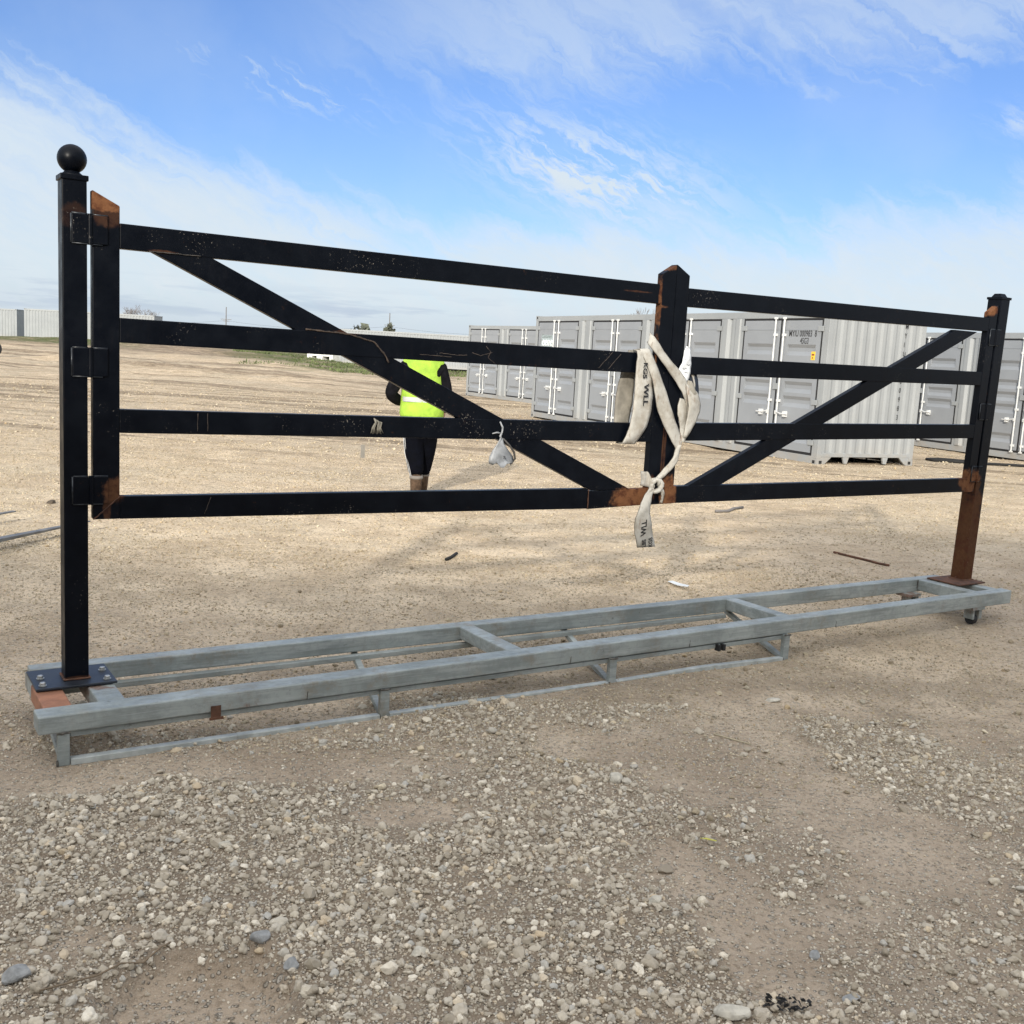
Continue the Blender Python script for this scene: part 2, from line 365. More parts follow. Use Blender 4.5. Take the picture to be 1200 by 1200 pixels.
# grass at the far edge
lat = t.m('DIVIDE', X, t.mx(Y, 1))
gmsk = t.mul(t.ss(t.add(Y, t.mul(t.sub(t.noise(oc, .12, 6, .65), .5), 60)), 62, 80), t.mul(t.ss(lat, -.31, -.22), t.ss(lat, -.03, -.09)))
gmsk = t.mx(gmsk, t.mul(t.ss(t.add(Y, t.mul(t.sub(mid, .5), 14)), 76, 84), t.ss(lat, -.34, -.40)))
gmsk = t.mx(gmsk, t.ss(Y, 170, 220))
gmsk = t.mul(gmsk, t.mx(t.ss(t.noise(oc, .45, 6, .7), .38, .50), t.mul(.7, t.ss(lat, -.36, -.40))))
grs = t.mix(t.noise(oc, 1.4, 5, .7), (.055, .075, .022), (.14, .16, .06))
dirt = t.mix(gmsk, dirt, grs)
dirt = t.mix(t.mul(t.ss(t.noise(oc, 6.5, 7, .75), .52, .64), t.ss(Y, 5, 9, 0, .6)), dirt, (.24, .18, .12))
dirt = t.mix(t.mul(t.ss(t.noise(t.vm('MULTIPLY', oc, (.6, 1, 1)), 1.1, 8, .72), .50, .62), t.ss(Y, 5, 9, .1, .5)), dirt, (.41, .315, .215))
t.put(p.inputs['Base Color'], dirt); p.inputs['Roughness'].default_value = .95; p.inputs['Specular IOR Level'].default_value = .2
hh = t.add(t.add(t.mul(fin, .5), t.mul(spk, .18)), t.add(t.mul(peb, .35), t.mul(peb2, .4)))
nb = t.bump(hh, 1.0, .026); nb = t.bump(t.mul(clod, t.ss(Y, 7, 20, .15, 1)), 1.0, .16, nb)
t.l.new(nb, p.inputs['Normal'])
gm.materials.append(m)

# ------------------------------------------------------------------ loose gravel (stuff)
def scatter(xr, yr, dens, wfun, rlo, rhi, power=2.2):
    A = (xr[1]-xr[0])*(yr[1]-yr[0]); n = int(A*dens)
    x = RNG.uniform(*xr, n); y = RNG.uniform(*yr, n)
    k = (np.abs(x) < .62*y+.7) & (RNG.random(n) < wfun(x, y)); x = x[k]; y = y[k]
    rr_ = rlo+(rhi-rlo)*RNG.random(len(x))**power
    return x, y, rr_
P = []
P.append(scatter((-2.6, 2.9), (2.1, 5.2), 3300, lambda x, y: .82*gravel(x, y)**1.5*(.55+.45*(fbm(x, y, 3.5, 3, 87) > .47)), .0045, .0165, 2.3))
P.append(scatter((-2.6, 2.9), (2.1, 5.2), 9000, lambda x, y: .22+.78*gravel(x, y), .0018, .0058, 1.7))
P.append(scatter((-2.6, 2.9), (2.1, 5.2), 40, lambda x, y: gravel(x, y), .015, .026, 1.6))
P.append(scatter((-5, 6), (4.2, 9), 3000, lambda x, y: .25+.75*gravel(x, y)+.35*(fbm(x, y, 2.5, 3, 61) > .52), .0022, .0080, 2.4))
P.append(scatter((-5, 6), (3.8, 9), 60, lambda x, y: .3+.7*gravel(x, y), .008, .019, 2.5))
P.append(scatter((-10, 12), (8, 18), 420, lambda x, y: .35+.6*(fbm(x, y, 1.2, 3, 61) > .5), .005, .013, 2.4))
P.append(scatter((-20, 22), (17, 38), 26, lambda x, y: np.full_like(x, .8), .010, .030, 3.0))
GRAV = []
def gravel_points(P, label):
    px = np.concatenate([q[0] for q in P]); py = np.concatenate([q[1] for q in P]); pr = np.concatenate([q[2] for q in P])
    pz = height(px, py)+pr*RNG.uniform(.05, .55, len(pr))
    n_ = len(px)
    pm = bpy.data.meshes.new('gravel'); pm.vertices.add(n_)
    pm.vertices.foreach_set('co', np.stack([px, py, pz], -1).astype(np.float32).ravel())
    for nm, arr, ty in (('rot', RNG.uniform(-.5, .5, (n_, 3))*[1.2, 1.2, 6.28], 'FLOAT_VECTOR'),
                        ('scl', np.stack([pr*RNG.uniform(.8, 1.35, n_), pr*RNG.uniform(.7, 1.1, n_), pr*RNG.uniform(.5, .95, n_)], -1), 'FLOAT_VECTOR'),
                        ('pick', RNG.integers(0, 7, n_), 'INT')):
        a_ = pm.attributes.new(nm, ty, 'POINT')
        a_.data.foreach_set('vector' if ty == 'FLOAT_VECTOR' else 'value', arr.astype(np.int32 if ty == 'INT' else np.float32).ravel())
    gravo = bpy.data.objects.new('gravel', pm); COL.objects.link(gravo); gravo['kind'] = 'stuff'
    gravo['label'] = label; gravo['category'] = 'gravel'
    return gravo
def stone_mat(name, inst=True, gain=1.0, tnt=(1.03, .99, .93)):
    m, t, p = material(name); oc = t.new('ShaderNodeTexCoord').outputs['Object']
    rnd = t.new('ShaderNodeObjectInfo').outputs['Random']
    ramp = t.new('ShaderNodeValToRGB'); e = ramp.color_ramp.elements
    e[0].position = 0; e[0].color = (.24, .21, .17, 1); e[1].position = 1; e[1].color = (.50, .455, .38, 1)
    for pos, c in ((.25, (.32, .285, .235)), (.5, (.38, .345, .295)), (.7, (.43, .39, .325)), (.80, (.34, .335, .32)), (.88, (.42, .34, .24)), (.93, (.60, .56, .49))):
        q = e.new(pos); q.color = (*c, 1)
    t.l.new(rnd, ramp.inputs[0])
    n = t.noise(t.vm('ADD', oc, t.vec(t.mul(rnd, 40), 0, 0)), 1.7 if inst else 30, 6, .65)
    c = t.mix(t.ss(n, .35, .7), t.mix(.25, ramp.outputs[0], (.20, .17, .12)), ramp.outputs[0])
    c = t.mix(1.0, c, tuple(gain*q_ for q_ in tnt), 'MULTIPLY')
    t.put(p.inputs['Base Color'], c); p.inputs['Roughness'].default_value = .92; p.inputs['Specular IOR Level'].default_value = .25
    return m
M_rock = stone_mat('grey_rock', False)
def gravel_group(gravo, M_stone):
    ng = bpy.data.node_groups.new('gravel_scatter', 'GeometryNodeTree')
    ng.interface.new_socket('Geometry', in_out='INPUT', socket_type='NodeSocketGeometry')
    ng.interface.new_socket('Geometry', in_out='OUTPUT', socket_type='NodeSocketGeometry')
    gi = ng.nodes.new('NodeGroupInput'); go = ng.nodes.new('NodeGroupOutput')
    g2i = ng.nodes.new('GeometryNodeGeometryToInstance')
    for k in range(7):
        ic = ng.nodes.new('GeometryNodeMeshIcoSphere'); ic.inputs['Radius'].default_value = 1; ic.inputs['Subdivisions'].default_value = 3 if k < 2 else 2
        spn = ng.nodes.new('GeometryNodeSetPosition')
        pos = ng.nodes.new('GeometryNodeInputPosition')
        vo = ng.nodes.new('ShaderNodeTexVoronoi'); vo.inputs['Scale'].default_value = .9
        ad = ng.nodes.new('ShaderNodeVectorMath'); ad.operation = 'ADD'; ad.inputs[1].default_value = (k*5.3, k*1.7, 2.0)
        ng.links.new(pos.outputs[0], ad.inputs[0]); ng.links.new(ad.outputs[0], vo.inputs['Vector'])
        mr = ng.nodes.new('ShaderNodeMapRange'); mr.inputs['To Min'].default_value = 1.25; mr.inputs['To Max'].default_value = .50
        ng.links.new(vo.outputs['Distance'], mr.inputs[0])
        sc = ng.nodes.new('ShaderNodeVectorMath'); sc.operation = 'SCALE'; ng.links.new(pos.outputs[0], sc.inputs[0]); ng.links.new(mr.outputs[0], sc.inputs['Scale'])
        ng.links.new(ic.outputs['Mesh'], spn.inputs['Geometry']); ng.links.new(sc.outputs[0], spn.inputs['Position'])
        sm = ng.nodes.new('GeometryNodeSetMaterial'); sm.inputs['Material'].default_value = M_stone
        ng.links.new(spn.outputs[0], sm.inputs['Geometry'])
        sh = ng.nodes.new('GeometryNodeSetShadeSmooth'); sh.inputs['Shade Smooth'].default_value = k == 4
        ng.links.new(sm.outputs[0], sh.inputs['Geometry'])
        ng.links.new(sh.outputs[0], g2i.inputs['Geometry'])
    iop = ng.nodes.new('GeometryNodeInstanceOnPoints'); ng.links.new(gi.outputs[0], iop.inputs['Points']); ng.links.new(g2i.outputs[0], iop.inputs['Instance'])
    iop.inputs['Pick Instance'].default_value = True
    def na_(nm, ty):
        q = ng.nodes.new('GeometryNodeInputNamedAttribute'); q.data_type = ty; q.inputs['Name'].default_value = nm; return q.outputs['Attribute']
    ng.links.new(na_('pick', 'INT'), iop.inputs['Instance Index']); ng.links.new(na_('scl', 'FLOAT_VECTOR'), iop.inputs['Scale'])
    e2r = ng.nodes.new('FunctionNodeEulerToRotation'); ng.links.new(na_('rot', 'FLOAT_VECTOR'), e2r.inputs[0]); ng.links.new(e2r.outputs[0], iop.inputs['Rotation'])
    ng.links.new(iop.outputs[0], go.inputs[0])
    md = gravo.modifiers.new('scatter', 'NODES'); md.node_group = ng
gravel_group(gravel_points(P[:3], 'loose grey crushed limestone in the foreground'), stone_mat('crushed_limestone', True, 1.34, (1.0, .975, .925)))
gravel_group(gravel_points(P[3:], 'scattered cream pebbles on the dirt yard around and beyond the rack'), stone_mat('cream_pebbles', True, 1.15, (1.0, .93, .79)))
def hz(x, y): return float(height(np.array([float(x)]), np.array([float(y)]))[0])
def rock(x, y, rx, ry, rz_, label, seed, rot=0, mat=None):
    bm = bmesh.new(); bmesh.ops.create_icosphere(bm, subdivisions=3, radius=1)
    for v_ in bm.verts:
        q = v_.co.copy(); d = 1
        for k in range(9):
            rnd = random.Random(seed*31+k); nn = Vector((rnd.uniform(-1, 1), rnd.uniform(-1, 1), rnd.uniform(-1, 1))).normalized()
            h_ = rnd.uniform(.62, .85); s_ = q.dot(nn)
            if s_ > h_: q -= nn*(s_-h_)
        q *= 1+.06*mnoise.noise(q*3+Vector((seed, 0, 0)))
        v_.co = Vector((q.x*rx, q.y*ry, q.z*rz_))
    me = bpy.data.meshes.new('rock'); bm.to_mesh(me); bm.free(); me.materials.append(mat or M_rock)
    o = bpy.data.objects.new('rock', me); COL.objects.link(o); o.location = (x, y, hz(x, y)+rz_*.35); o.rotation_euler = (random.uniform(-.2, .2), random.uniform(-.2, .2), rot)
    tag(o, label, 'rock', 'large loose stones on the yard'); return o
M_bluestone = simple('blue_grey_stone', (.27, .27, .262), .9, 0, .25, 30, .4, 90)
M_palestone = simple('pale_stone', (.50, .46, .38), .9, 0, .2, 30, .4, 90)
M_clod = simple('dark_clod', (.07, .055, .04), .95)
rock(-.66, 2.83, .030, .024, .022, 'angular dark grey stone at the upper right rim of the bare sandy hollow', 1, .4, M_bluestone)
rock(-.54, 2.70, .026, .022, .020, 'split blue-grey stone right of the bare sandy hollow', 2, 1.2, M_bluestone)
rock(-1.255, 2.60, .042, .030, .026, 'large blue-grey stone at the left edge of the foreground', 3, .8, M_bluestone)
rock(.49, 4.15, .040, .032, .028, 'pale rounded stone alone just in front of the bare patch before the rack', 4, .3, M_palestone)
rock(.665, 2.60, .052, .034, .024, 'broad pale stone at the bottom edge beside the black scrap', 5, .1, M_palestone)
rock(.53, 3.18, .026, .022, .020, 'pale blocky stone left of the smooth sandy strip', 6, .6, M_palestone)
rock(.60, 3.42, .036, .026, .016, 'flat half-buried grey stone below the yellow strip', 7, .9)
rock(-.20, 2.82, .025, .020, .016, 'pointed cream stone in the dense gravel of the bottom middle', 8, .5, M_palestone)
rock(-.92, 3.39, .028, .017, .015, 'oblong cream stone in the gravel straight above the sandy hollow', 9, .1, M_palestone)
rock(1.02, 2.71, .030, .017, .007, 'thin blue-grey slate flake lying in the gravel at lower right', 10, .4, M_bluestone)
rock(.98, 2.93, .020, .016, .014, 'small blue-grey stone on the right border of the sandy strip', 11, .9, M_bluestone)
rock(-4.66, 10.5, .05, .04, .03, 'dark clod of dirt at the far left beyond the forks', 12, .2, M_clod)
rock(1.44, 5.41, .045, .035, .012, 'flat pale stone in front of the middle legs of the rack', 13, .2, M_palestone)

# =================================================================== GATE RACK
A0 = Vector((-1.759, 4.006, 0)); GY0 = .573
G2 = .5682; u2 = Vector((math.cos(G2), math.sin(G2), 0)); n2 = Vector((-u2.y, u2.x, 0))
nA = Vector((-math.sin(GY0), math.cos(GY0), 0)); G0 = A0+nA*.4
def gw(x, y, z): return G0+u2*x+n2*y+Vector((0, 0, z))      # gate coordinates to world

# --- the galvanised rack
rack = empty('steel_rack', A0, GY0, 'long galvanised steel transport rack on the ground carrying the black gate', 'rack')
def beam(name, s0, s1, t0a, t1a, t0b, t1b, za0, za1, zb0, zb1, mat=M_galv, bev=.006, par=None):
    mb = MB(); mb.hexa([(s0, t0a, za0), (s1, t0b, zb0), (s1, t1b, zb0), (s0, t1a, za0), (s0, t0a, za1), (s1, t0b, zb1), (s1, t1b, zb1), (s0, t1a, za1)])
    return mb.build(name, mat, par or rack, bev)
beam('long_beam', -.073, 6.50, 0, .115, .035, .125, .142, .217, .140, .236)
beam('long_beam', -.008, 6.44, .655, .745, .560, .645, .137, .216, .138, .234)
beam('cross_beam', -.035, .075, .116, .45, .116, .45, .140, .214, .140, .214, M_primer)
beam('cross_beam', -.030, .080, .452, .654, .452, .654, .140, .214, .140, .214, M_galv)
beam('cross_beam', .175, .285, .116, .654, .116, .654, .140, .214, .140, .214, M_galvs)
beam('cross_beam', 2.19, 2.285, .122, .640, .122, .640, .150, .220, .150, .220)
beam('cross_beam', 4.19, 4.285, .130, .620, .130, .620, .152, .226, .152, .226)
beam('cross_beam', 6.13, 6.22, .128, .562, .128, .562, .150, .232, .150, .232, M_galvs)
beam('cross_beam', 6.38, 6.47, .128, .560, .128, .560, .150, .231, .150, .231, M_galvs)
def gz(s): return -.027*max(0, min(1, s/4.16))
for s_ in (0.0, 1.42, 2.785, 4.125):
    z0 = gz(s_)
    beam('leg', s_, s_+.046, .004, .036, .004, .036, z0, .140, z0, .140, M_galv, .004)
    mb = MB(); a = Vector((s_+.01, .040, z0)); b_ = Vector((s_+.14, .68, .105)) if s_ else Vector((s_+.02, .66, .105))
    mb.hexa([a, a+Vector((.034, 0, 0)), b_+Vector((.034, 0, 0)), b_, a+Vector((0, 0, .028)), a+Vector((.034, 0, .028)), b_+Vector((.034, 0, .028)), b_+Vector((0, 0, .028))])
    mb.build('tie_bar', M_galv, rack, .003)
for sa, sb in ((.048, 1.418), (1.468, 2.783), (2.833, 4.123)):
    sm_ = (sa+sb)/2; za, zb = gz(sa), gz(sb); zm = (za+zb)/2+(.012 if sa > 2.8 else 0)
    mb = MB()
    for p0, p1, q0, q1 in ((sa, sm_, za, zm), (sm_, sb, zm, zb)):
        mb.hexa([(p0, 0, q0), (p1, 0, q1), (p1, .038, q1), (p0, .038, q0), (p0, 0, q0+.028), (p1, 0, q1+.028), (p1, .038, q1+.028), (p0, .038, q0+.028)])
    mb.build('ground_runner', M_galvl, rack, .003)
beam('upper_runner', .05, 4.17, .022, .060, .030, .068, .113, .136, .108, .134, M_galv, .003)
beam('upper_runner', .0, 4.17, .590, .630, .560, .600, .108, .134, .108, .134, M_galv, .003)
MB().box(.612, .655, -.004, .0, .120, .172).box(.605, .665, -.010, -.001, .112, .122).build('rusty_clip', M_rust, rack)
MB().box(3.575, 3.592, .0, .035, .098, .134).box(3.612, 3.63, .0, .035, .098, .134).build('clip', M_dark, rack)
for sx, sy in ((6.12, .06), (6.02, .52)):
    br = MB().box(sx-.06, sx+.085, sy-.02, sy+.10, .118, .140).box(sx-.02, sx+.0, sy, sy+.075, .045, .118).box(sx+.05, sx+.085, sy, sy+.075, .045, .118).build('caster_bracket', M_galvs, rack, .003)
    MB().lathe([(.012, sx-.004), (.034, sx-.002), (.037, sx+.006), (.037, sx+.042), (.034, sx+.05), (.012, sx+.052)], sy+.04, .040, 20, 'x').build('caster_wheel', M_rubber, br)

def wbead(pts, r_=.004):
    mb = MB(); q = []
    for a, c in zip(pts[:-1], pts[1:]):
        a, c = Vector(a), Vector(c); k = max(2, int((c-a).length/.008)); q += [a.lerp(c, i/k)+Vector((random.uniform(-1, 1), random.uniform(-1, 1), random.uniform(-1, 1)))*.0015 for i in range(k)]
    q.append(Vector(pts[-1])); mb.tube(q, [r_*random.uniform(.6, 1.4) for _ in q], 6).build('weld_bead', M_wzinc, rack, 0, True)
M_wzinc = simple('sooty_weld', (.11, .10, .085), .8, .1, .6, 50, .3, 90)
for s_, zt_, t0_, t1_ in ((2.19, .222, .124, .638), (2.285, .222, .124, .638), (4.19, .229, .132, .618), (4.285, .229, .132, .618), (6.13, .235, .13, .56), (6.38, .235, .13, .56), (.285, .216, .118, .65), (.075, .216, .118, .65)):
    wbead([(s_, t0_-.004, zt_-.07), (s_, t0_-.004, zt_-.004)], .004); wbead([(s_, t1_, zt_-.07), (s_, t1_, zt_-.006)], .004)
for s_ in (0.0, 1.42, 2.785, 4.125):
    wbead([(s_-.002, .004, .139), (s_+.048, .004, .139)], .005); wbead([(s_-.002, .002, gz(s_)+.028), (s_-.002, .002, gz(s_)+.004)], .004)
for s_ in (1.05, 2.52, 3.36, 4.6): wbead([(s_, -.001+.0055*s_, .142), (s_+.004, -.001+.0055*s_, .18)], .0016)
# --- posts
POSTL = (.145, .05, .228); POSTR = (6.46, .05, .238)
spL = [((.14, 0, 2.20), (.06, .2, .05), .12), ((.14, 0, .235), (.06, .2, .012), .3)]
M_postL = paint('black_post_paint', spL, POSTL, .6)
M_postR = paint('rusty_post_paint', [((6.45, 0, .55), (.09, .3, .42), .9), ((6.45, 0, .3), (.12, .3, .22), 1), ((6.43, 0, .98), (.05, .1, .10), .8)], POSTR, .8, .52)
pl = empty('gate_post', gw(*POSTL), G2, 'black square gate post with a ball finial standing on the left end of the rack', 'gate post', 'gate posts')
b_ = MB().box(.096, .193, 0, .10, .232, 2.352).off(POSTL).build('post_shaft', M_postL, pl, .005)
MB().box(.090, .199, -.006, .106, 2.340, 2.362).off(POSTL).build('post_cap', M_postL, pl, .003)
MB().lathe([(.046, 2.362), (.040, 2.368), (.030, 2.376), (.030, 2.38)], .144, .05, 24).off(POSTL).build('collar', M_postL, pl, 0, True)
ball = MB().lathe([(max(.004, .058*math.sin(math.pi*k/16)), 2.428-.058*math.cos(math.pi*k/16)) for k in range(17)], .144, .05, 32).off(POSTL).build('ball_finial', M_postL, pl, 0, True)
def bolt(x, y, z, par, mat):
    mb = MB(); mb.lathe([(.017, z), (.017, z+.003)], x, y, 16); mb.lathe([(.0125, z+.003), (.0125, z+.013), (.010, z+.015)], x, y, 6)
    return mb.build('bolt', mat, par)
M_plate = simple('blue_black_steel_plate', (.022, .027, .036), .45, .2, .3, 10, .15)
M_bolt = simple('zinc_bolt', (.42, .42, .40), .4, .6, .2, 60)
# base plate sits square to the rack
bp = MB().box(-.033, .297, .322, .600, .2185, .230).build('base_plate', M_plate, pl, .003)
bp.matrix_parent_inverse = Matrix.Identity(4)
def rack2post(ob, post, off):
    rel = (Matrix.Translation(gw(*off)) @ Matrix.Rotation(G2, 4, 'Z')).inverted() @ Matrix.Translation(A0) @ Matrix.Rotation(GY0, 4, 'Z')
    ob.data.transform(rel)
rack2post(bp, pl, POSTL)
for x_, y_ in ((.006, .47), (.0, .365), (.262, .365), (.268, .50)):
    q = bolt(x_, y_, .2305, pl, M_bolt); rack2post(q, pl, POSTL)
MB().box(.088, .201, -.010, .108, .2315, .238).off(POSTL).build('weld_collar', M_rust, pl, .003)

pr_ = empty('gate_post', gw(*POSTR), G2, 'black gate post rusted brown at its foot, standing on the right end of the rack', 'gate post', 'gate posts')
mb = MB(); mb.hexa([(6.398, 0, .246), (6.506, 0, .246), (6.506, .11, .246), (6.398, .11, .246), (6.455, 0, 2.335), (6.562, 0, 2.335), (6.562, .11, 2.335), (6.455, .11, 2.335)])
mb.off(POSTR).build('post_shaft', M_postR, pr_, .005)
MB().box(6.449, 6.569, -.006, .116, 2.332, 2.350).hexa([(6.468, .015, 2.35), (6.550, .015, 2.35), (6.550, .095, 2.35), (6.468, .095, 2.35), (6.482, .03, 2.376), (6.536, .03, 2.376), (6.536, .08, 2.376), (6.482, .08, 2.376)]).off(POSTR).build('post_cap', M_postR, pr_, .002)
bp = MB().box(6.21, 6.53, .27, .545, .2365, .2475).build('base_plate', M_rust, pr_, .003); rack2post(bp, pr_, POSTR)
MB().box(6.388, 6.516, -.010, .12, .240, .254).off(POSTR).build('weld_collar', M_rust, pr_, .003)

# --- leaves
def bar_xz(name, x0, x1, zl0, zl1, zr0, zr1, y0, y1, off, mat, par, bev=.004):
    return MB().prism_xz([(x0, zl0), (x1, zr0), (x1, zr1), (x0, zl1)], y0, y1).off(off).build(name, mat, par, bev)
LL = (1.8, .025, .93)
spots = [((.26, 0, 2.27), (.09, .2, .045), 1), ((.27, 0, 2.21), (.06, .2, .05), .25), ((.30, 0, 1.06), (.05, .1, .06), .6), ((.27, 0, .98), (.02, .1, .07), .4), ((3.262, 0, 2.0), (.012, .2, .28), .8), ((3.18, 0, 2.055), (.14, .2, .012), .75),
         ((3.14, 0, .95), (.13, .2, .07), .95), ((3.26, 0, 1.0), (.07, .2, .09), .9), ((3.365, 0, 1.2), (.008, .1, .25), .35), ((3.32, 0, 2.28), (.06, .1, .022), .6),
         ((1.40, 0, 1.80), (.12, .1, .008), .3), ((.5, 0, 2.088), (.06, .1, .008), .3),
         ((3.1, 0, 2.125), (.10, .1, .006), .3)]
M_leafL = paint('black_gate_paint_worn', spots, LL, 1.0)
gl = empty('gate_leaf', gw(*LL), G2, 'wide left leaf of the black gate, its brace falling to the right', 'gate leaf', 'gate leaves')
MB().prism_xz([(.213, .935), (.322, .935), (.322, 2.257), (.213, 2.310)], 0, .05).off(LL).build('hinge_stile', M_leafL, gl, .004)
MB().prism_xz([(3.272, .913), (3.3705, .913), (3.3705, 2.298), (3.272, 2.238)], 0, .05).off(LL).build('meeting_stile', M_leafL, gl, .004)
bar_xz('rail', .322, 3.272, 2.084, 2.188, 2.069, 2.178, .001, .049, LL, M_leafL, gl)
bar_xz('rail', .322, 3.272, 1.694, 1.798, 1.672, 1.787, .001, .049, LL, M_leafL, gl)
bar_xz('rail', .322, 3.272, 1.309, 1.411, 1.280, 1.388, .001, .049, LL, M_leafL, gl)
bar_xz('rail', .322, 2.845, .934, 1.034, .902, 1.016, .001, .049, LL, M_leafL, gl)
bar_xz('rail_splice', 2.848, 3.272, .899, 1.000, .912, 1.010, .003, .047, LL, M_leafL, gl)
MB().prism_xz([(.437, 2.092), (2.870, 1.005), (3.150, 1.005), (.666, 2.102)], .004, .046).off(LL).build('brace', M_leafL, gl, .003)
M_weldr = simple('dirty_weld_crust', (.048, .034, .026), .9, 0, .6, 50, .4, 120)
# weld beads along the brace and mitre
def bead(path, r_, off, par, mat, name='weld_bead'):
    pts = []
    for a, c in zip(path[:-1], path[1:]):
        a, c = Vector(a), Vector(c); k = max(2, int((c-a).length/.012))
        pts += [a.lerp(c, i/k)+Vector((random.uniform(-1, 1), 0, random.uniform(-1, 1)))*.0012 for i in range(k)]
    pts.append(Vector(path[-1])); pts = [q-Vector(off) for q in pts]
    return MB().tube(pts, [r_*random.uniform(.7, 1.3) for _ in pts], 5).build(name, mat, par, 0, True)
M_weld = simple('dull_weld', (.05, .045, .04), .7, .2, .5, 60)
bead([(.213, -.001, .935), (.322, -.001, 1.034)], .003, LL, gl, M_rust)
bead([(2.8465, -.001, .902), (2.8465, -.001, 1.014)], .003, LL, gl, M_rust)
bead([(1.15, -.001, 1.80), (1.36, -.001, 1.79), (1.50, -.002, 1.76), (1.56, -.003, 1.70), (1.58, -.002, 1.665)], .004, LL, gl, M_weldr)
bead([(.44, -.001, 2.085), (.66, -.001, 2.085)], .0025, LL, gl, M_weld)
M_scr = simple('paint_scratch', (.055, .042, .034), .9, 0, .5, 70)
for pth in ([(2.86, 0, 1.690), (2.95, 0, 1.780)], [(2.93, 0, 1.690), (3.01, 0, 1.775)], [(2.13, 0, 1.772), (2.16, 0, 1.745), (2.145, 0, 1.715), (2.19, 0, 1.685)], [(2.05, 0, 1.735), (2.10, 0, 1.722), (2.17, 0, 1.742)], [(1.86, 0, 1.725), (1.97, 0, 1.718), (2.02, 0, 1.722)], [(1.75, 0, 1.712), (1.93, 0, 1.708)],
            [(.655, 0, 1.40), (.655, 0, 1.32)], [(.70, 0, 1.40), (.70, 0, 1.32)], [(.72, 0, 1.02), (.69, 0, .945)]):
    bead([(a, .0005, c) for a, b1, c in pth], .0016, LL, gl, M_scr, 'paint_scratch')
def hinge(par, off, x0, xm, x1, z0, z1, mat, yb=0):
    h_ = MB().box(xm+.006, x1, -.010, -.001, z0, z1).off(off).build('hinge', mat, par, .003)
    MB().box(x0, xm-.006, -.010, -.001, z0, z1).off(off).build('hinge_plate', mat, h_, .003)
    MB().tube([Vector((xm, -.008, z0-.004))-Vector(off), Vector((xm, -.008, z1+.004))-Vector(off)], .0095, 12).build('hinge_pin', mat, h_)
    e = MB().tube([Vector((x0-.002, -.004, z1))-Vector(off), Vector((x0-.002, -.004, z0))-Vector(off)], .0042, 6); e.tube([Vector((x0, -.005, z1+.002))-Vector(off), Vector((xm-.01, -.005, z1+.002))-Vector(off)], .0035, 6)
    e.tube([Vector((xm+.01, -.005, z1+.002))-Vector(off), Vector((x1, -.005, z1+.002))-Vector(off)], .0035, 6).tube([Vector((x0, -.005, z0-.002))-Vector(off), Vector((x1-.02, -.005, z0-.002))-Vector(off)], .0035, 6)
    e.build('hinge_weld', M_weldb, h_, 0, True)
M_weldb = simple('painted_weld', (.022, .026, .032), .35, .1, .5, 50)
for z0 in (2.092, 1.548, 1.006): hinge(gl, LL, .132, .203, .272, z0, z0+.116, M_leafL)

LR = (5.0, .025, .93)
spotsR = [((6.32, 0, 1.0), (.12, .2, .09), .9), ((6.34, 0, 2.26), (.09, .2, .05), .95), ((3.42, 0, .98), (.07, .2, .12), .9), ((3.38, 0, 1.2), (.008, .1, .2), .25)]
M_leafR = paint('black_gate_paint', spotsR, LR, .7)
gr = empty('gate_leaf', gw(*LR), G2, 'right leaf of the black gate, its brace rising to the right', 'gate leaf', 'gate leaves')
MB().prism_xz([(3.3735, .914), (3.472, .914), (3.472, 2.243), (3.3735, 2.298)], .0, .05).off(LR).build('meeting_stile', M_leafR, gr, .004)
MB().prism_xz([(6.305, .921), (6.398, .919), (6.434, 2.290), (6.341, 2.232)], 0, .05).off(LR).build('hinge_stile', M_leafR, gr, .004)
bar_xz('rail', 3.472, 6.342, 2.067, 2.173, 2.094, 2.191, .001, .049, LR, M_leafR, gr)
bar_xz('rail', 3.472, 6.331, 1.679, 1.784, 1.704, 1.803, .001, .049, LR, M_leafR, gr)
bar_xz('rail', 3.472, 6.321, 1.288, 1.394, 1.319, 1.419, .001, .049, LR, M_leafR, gr)
bar_xz('rail', 3.472, 6.309, .916, 1.018, .922, 1.023, .001, .049, LR, M_leafR, gr)
MB().prism_xz([(3.569, 1.010), (3.830, 1.010), (6.225, 2.084), (5.967, 2.084)], .004, .046).off(LR).build('brace', M_leafR, gr, .003)
for z0, dx_ in ((2.00, .026), (1.46, .014), (1.0, .002)): hinge(gr, LR, 6.34+dx_, 6.402+dx_, 6.46+dx_, z0, z0+.11, M_leafR)
# crossing braces and rails: raised weld tabs
for (xx, zz) in ((1.24, 1.80), (2.10, 1.40)):
    pass

# --- lifting sling
M_web, t, p = material('grey_white_webbing'); p.inputs['Specular IOR Level'].default_value = .15; oc = t.new('ShaderNodeTexCoord').outputs['Object']
wv = t.new('ShaderNodeTexWave'); wv.inputs['Scale'].default_value = 160; wv.bands_direction = 'Z'; t.l.new(oc, wv.inputs['Vector'])
nn = t.noise(oc, 11, 6, .65)
c = t.mix(t.ss(nn, .4, .7), (.50, .485, .44), (.34, .31, .26))
c = t.mix(t.mul(wv.outputs['Fac'], .12), c, (.3, .28, .24))
st = t.ss(t.noise(t.vm('MULTIPLY', oc, (3, 3, 1)), 9, 6, .7), .56, .66)
c = t.mix(t.mul(st, .6), c, (.22, .13, .08))
t.put(p.inputs['Base Color'], c); p.inputs['Roughness'].default_value = .8
t.l.new(t.bump(t.add(wv.outputs['Fac'], nn), .3, .002), p.inputs['Normal'])
M_edge = simple('dirty_selvage', (.12, .11, .095), .9, 0, .4, 60)
